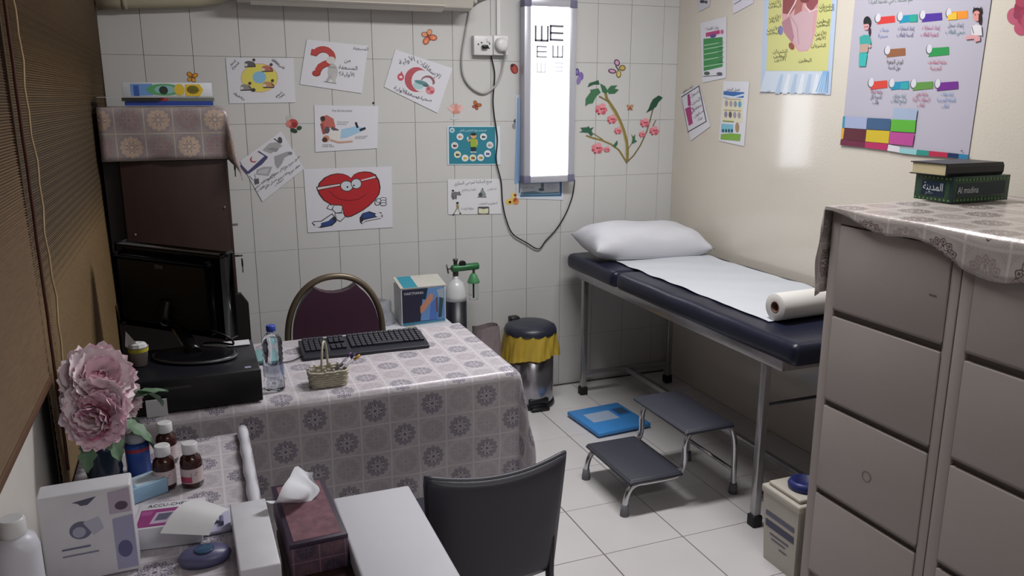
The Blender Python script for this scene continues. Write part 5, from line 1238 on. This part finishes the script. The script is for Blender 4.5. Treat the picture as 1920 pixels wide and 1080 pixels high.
d = local_print(t, lambda x, y, off: (-.076+x*.152, -.0275-off, (1-y)*.172)); d.poly([(.36, .10), (.62, .07), (.56, .12), (.52, .15), (.45, .15), (.42, .12)], '55566a').ell(.42, .42, .12, .10, '6a6c84').ell(.40, .44, .07, .06, 'a4a8bc').poly([(.45, .34), (.62, .30), (.66, .44), (.55, .50)], 'b4b6c8').poly([(.74, .05), (.97, .03), (.97, .30), (.74, .30)], 'b4a8bc').ell(.87, .22, .07, .05, '5a4a5c').poly([(.76, .36), (.98, .34), (.98, .95), (.76, .95)], 'a0a0c0').ell(.86, .72, .08, .10, '60608a').poly([(.2, .60), (.5, .60), (.5, .62), (.2, .62)], '6a6a88').poly([(.2, .68), (.58, .68), (.58, .695), (.2, .695)], '7a7a94'); d.done(t)
t = obox('meter_box', 'flat white box with magenta picture of a glucose meter', 'box', tuple(at_z(318, 962, SZ2+.045).xy)+(SZ2,), math.radians(-6), .125, .105, .045, pm('white_carton', 'd4d4dc', .35), .002)
d = local_print(t, lambda x, y, off: (-.0625+x*.125, .0525-y*.105, .045+off)); d.poly([(.06, .28), (.80, .28), (.70, .95), (.06, .95)], '8a3a74').poly([(.30, .42), (.62, .42), (.52, .85), (.24, .85)], 'b0a0b8').poly([(.34, .48), (.55, .48), (.48, .74), (.30, .74)], '5a5a70').poly([(.08, .34), (.26, .34), (.22, .5), (.08, .5)], 'a0508a').text('ACCU-CHEK', .45, .14, .16, '33334a', 0, .62); d.done(t)
t = thing('curled_leaflet', 'white curled leaflet resting on the glucose meter box', 'leaflet', (-2.60, -2.35, SZ2))
LC = [at_z(376, 936, .815), at_z(432, 955, .80), at_z(300, 1000, .80), at_z(392, 1004, .785)]
def leafl(u, v):
    p = LC[0].lerp(LC[1], u).lerp(LC[2].lerp(LC[3], u), v); p.z += .022*math.sin(PI*v)*(1-.4*u); return p
build('paper_sheet', MB().grid(leafl, 14, 8), pm('white_paper', 'd0d0d4', .5), t)
q = at_x(22, 985, -2.815)
t = thing('lotion_bottle', 'white round bottle cut off at bottom left corner', 'bottle', (q.x, q.y, SZ2))
cx_, cy_, hh = q.x, q.y, q.z-SZ2
build('bottle_body', MB().lathe([(.028, 0), (.03, .004), (.03, hh-.035), (.026, hh-.02), (.014, hh-.012)], c=(cx_, cy_, SZ2), n=28), pm('white_bottle', 'cacad6', .35), t)
build('cap', MB().lathe([(.0165, hh-.014), (.017, hh-.012), (.0165, hh+.008), (.014, hh+.011)], c=(cx_, cy_, SZ2), n=24), pm('white_cap', 'd4d4d8', .35), t)
GX, GY = at_z(385, 1052, SZ2).xy
t = thing('glucose_meter', 'dark rounded meter device lying before the meter box', 'device', (-2.63, -2.43, SZ2))
build('device_body', MB().lathe([(.001, .0), (.038, .002), (.042, .012), (.036, .022), (.001, .026)], c=(GX, GY, SZ2), n=32, sx=1.15, sy=.75), pm('device_grey', '5a5a7c', .35), t)
build('device_screen', MB().lathe([(.018, .0262), (.016, .0272), (.001, .0272)], c=(GX, GY, SZ2), n=24), pm('lcd_dark', '36506e', .2), t)
t = thing('lancet_tray', 'open pale plastic tray with small parts on near table', 'tray', (-2.545, -2.36, SZ2))
bxp('tray_base', t, pm('pale_tray', 'b4b4cc', .4), -2.600, -2.535, -2.40, -2.30, SZ2, SZ2+.006, bev=.001)
for k in range(4): build('small_part', MB().box(-2.592+.012*k, -2.584+.012*k, -2.345-.012*k, -2.318-.012*k, SZ2+.006, SZ2+.016, bev=.002), pm('part_grey', '6a6a88', .5), t)

t = obox('white_box', 'white box between curled leaflet and tissue box', 'box', (-2.497, -2.50, SZ2), math.radians(1), .070, .26, .045, pm('white_carton', 'd4d4dc', .35), .003)
# ------------------------------------------------------------------ white cabinet with tissue box beside the side table
wt = pm('white_laminate', 'cfd0d8', .35, var=.02)
t = thing('low_cabinet', 'low dark wooden cabinet under tissue box and white panel', 'cabinet', (-2.30, -2.7, 0))
bxp('carcass', t, wood, -2.440, -2.155, -3.05, -2.345, .04, .680, bev=.004)
bxp('cabinet_top', t, wood, -2.445, -2.150, -3.06, -2.335, .680, .700, bev=.003)
bxp('plinth', t, dk, -2.44, -2.17, -3.03, -2.36, 0, .04)
t = thing('flat_box', 'smooth white flat box lid lying on the low cabinet', 'box', (-2.24, -2.65, .70))
bxp('lid_shell', t, wt, -2.322, -2.150, -2.98, -2.325, .7005, .745, bev=.006)
t = thing('tissue_box', 'brown patterned tissue box with a tissue pulled out', 'tissue box', (-2.385, -2.405, .7005), math.radians(2))
mm = lace('carpet_print', .05, sl('5c4a58'), sl('2c2440'), sl('a06a6a'), sl('8a6a74'), .0, .6)
mb = MB()
mb.box(-.055, .055, -.13, .13, 0, .07, bev=.002)
lay = mb.bm.loops.layers.uv.new('UVMap')
for f in mb.bm.faces:
    for l in f.loops: l[lay].uv = (l.vert.co.x+l.vert.co.z*.0+.5, l.vert.co.y+l.vert.co.z+.5)
build('box_body', mb, mm, t, local=True)
bxp('border_trim', t, pm('dark_trim', '3a2c40', .5), -.056, .056, -.131, .131, .062, .0715, bev=.001, local=True)
bxp('top_panel', t, pm('rust_panel', '7a5560', .6, var=.4, scale=60), -.046, .046, -.12, .12, .0715, .0722, local=True)
def tis(u, v):
    a = (u-.5)*2; b_ = v
    return (a*.046*(.3+b_)+.012*math.sin(b_*5)-.02*b_, .04+.1*b_*a*.4+.04*math.sin(a*3)*b_-.01, .072+.062*b_*(1-.35*abs(a))+.006*math.sin(a*9+b_*4)*b_)
build('tissue', MB().grid(tis, 16, 10), pm('tissue_white', 'd8dae2', .8, var=.02), t, local=True)

# ------------------------------------------------------------------ front chair, seen from behind
CH0 = set(bpy.data.objects)
t = thing('office_chair', 'dark armless chair seen from behind in the foreground', 'chair', (-1.87, -2.2, 0))
cv = pm('charcoal_vinyl', '3c3c46', .4, var=.06, scale=8, bump=.08, bscale=70)
def backp(u, v, s_):
    a = u*2-1; x_ = lerp(-2.052, -1.702, u); cur = .035*(1-a*a)
    zt = .750-.022*(1-a*a)+.002*a; z_ = lerp(.43, zt, v)
    ins = .010*(1-abs(a)**10)*(1-abs(v*2-1)**14)
    xx = x_+(x_+1.877)*(-.10*(1-v))
    return (xx, -2.30-cur*.6-.03*(v-.5)-s_*(ins+.004), z_)
mb = MB(); mb.grid(lambda u, v: backp(u, v, 1), 24, 18); mb.grid(lambda u, v: backp(u, v, -1), 24, 18)
bmesh.ops.remove_doubles(mb.bm, verts=mb.bm.verts[:], dist=.0001)
o = build('backrest', mb, cv, t); md = o.modifiers.new('thick', 'SOLIDIFY'); md.thickness = .006; md.offset = 1
P = [backp(i/24, 1, 0) for i in range(25)]
build('back_piping', MB().tube([backp(0, j/18, 0) for j in range(19)]+P[1:]+[backp(1, 1-j/18, 0) for j in range(1, 19)], .0075, 8), cv, t)
bxp('seat', t, cv, -2.06, -1.70, -2.26, -1.86, .415, .465, bev=.02)
for sx in (-2.03, -1.73):
    build('leg', MB().tube([(sx, -2.31, .70), (sx, -2.30, .42), (sx, -2.36, 0)], .011, 10), pm('dark_steel', '4a4a50', .4), t)
    build('leg', MB().tube([(sx, -1.89, .42), (sx, -1.86, 0)], .011, 10), pm('dark_steel', '4a4a50', .4), t)

t.location.x -= .055
# ------------------------------------------------------------------ sharps container beside the bed leg
t = thing('sharps_container', 'cream sharps container with blue lid ring beside filing cabinet', 'container', (-.70, -1.98, 0))
cb = pm('cream_plastic', 'b8b2a8', .45, var=.04)
sx0, sx1, sy0, sy1 = -.775, -.60, -2.065, -1.885
build('container_body', MB().raw([(sx0+.012, sy0+.012, 0), (sx1-.012, sy0+.012, 0), (sx1-.012, sy1-.012, 0), (sx0+.012, sy1-.012, 0), (sx0, sy0, .26), (sx1, sy0, .26), (sx1, sy1, .26), (sx0, sy1, .26)], [(0, 1, 2, 3), (4, 5, 6, 7), (0, 1, 5, 4), (1, 2, 6, 5), (2, 3, 7, 6), (3, 0, 4, 7)]), cb, t)
bxp('lid', t, cb, sx0-.006, sx1+.006, sy0-.006, sy1+.006, .258, .285, bev=.006)
bxp('lid_step', t, cb, sx0+.01, sx1-.01, sy0+.01, sy1-.01, .285, .300, bev=.006)
build('lid_ring', MB().lathe([(.052, 0), (.054, .015), (.046, .03), (.040, .03), (.038, .004)], c=(-.69, -1.985, .30), n=32), pm('navy_plastic', '2a3270', .4), t)
d = Print(lambda x, y, off: Vector((sx0-off+.012*y, sy1-.01-x*.16, .26-y*.26)), .0012)
d.poly([(.05, .25), (.95, .25), (.95, .32), (.05, .32)], '5a5a70').poly([(.05, .38), (.95, .38), (.95, .48), (.05, .48)], '3a3a58').poly([(.2, .55), (.8, .55), (.8, .575), (.2, .575)], '5a5a70').poly([(.25, .62), (.7, .62), (.7, .64), (.25, .64)], '5a5a70').poly([(.5, .7), (.75, .7), (.75, .72), (.5, .72)], '5a5a70')
d.done(t)

# ------------------------------------------------------------------ groups of look-alike things
GR_ = {'picture_poster': 'posters taped to the clinic walls', 'butterfly_sticker': 'butterfly stickers on the tiled wall', 'flower_sticker': 'flower stickers on the walls', 'medicine_bottle': 'medicine bottles on the near side table', 'pen': 'pens in the wicker basket', 'filing_cabinet': 'filing cabinets along the right wall', 'woven_blind': 'woven blinds on the left wall', 'book': 'books stacked on the corner cabinet', 'ceiling_light': 'ceiling batten lights', 'power_cable': 'cables below the wall socket'}
for o in C.objects:
    k = o.name.split('.')[0]
    if o.parent is None and k in GR_: o['group'] = GR_[k]
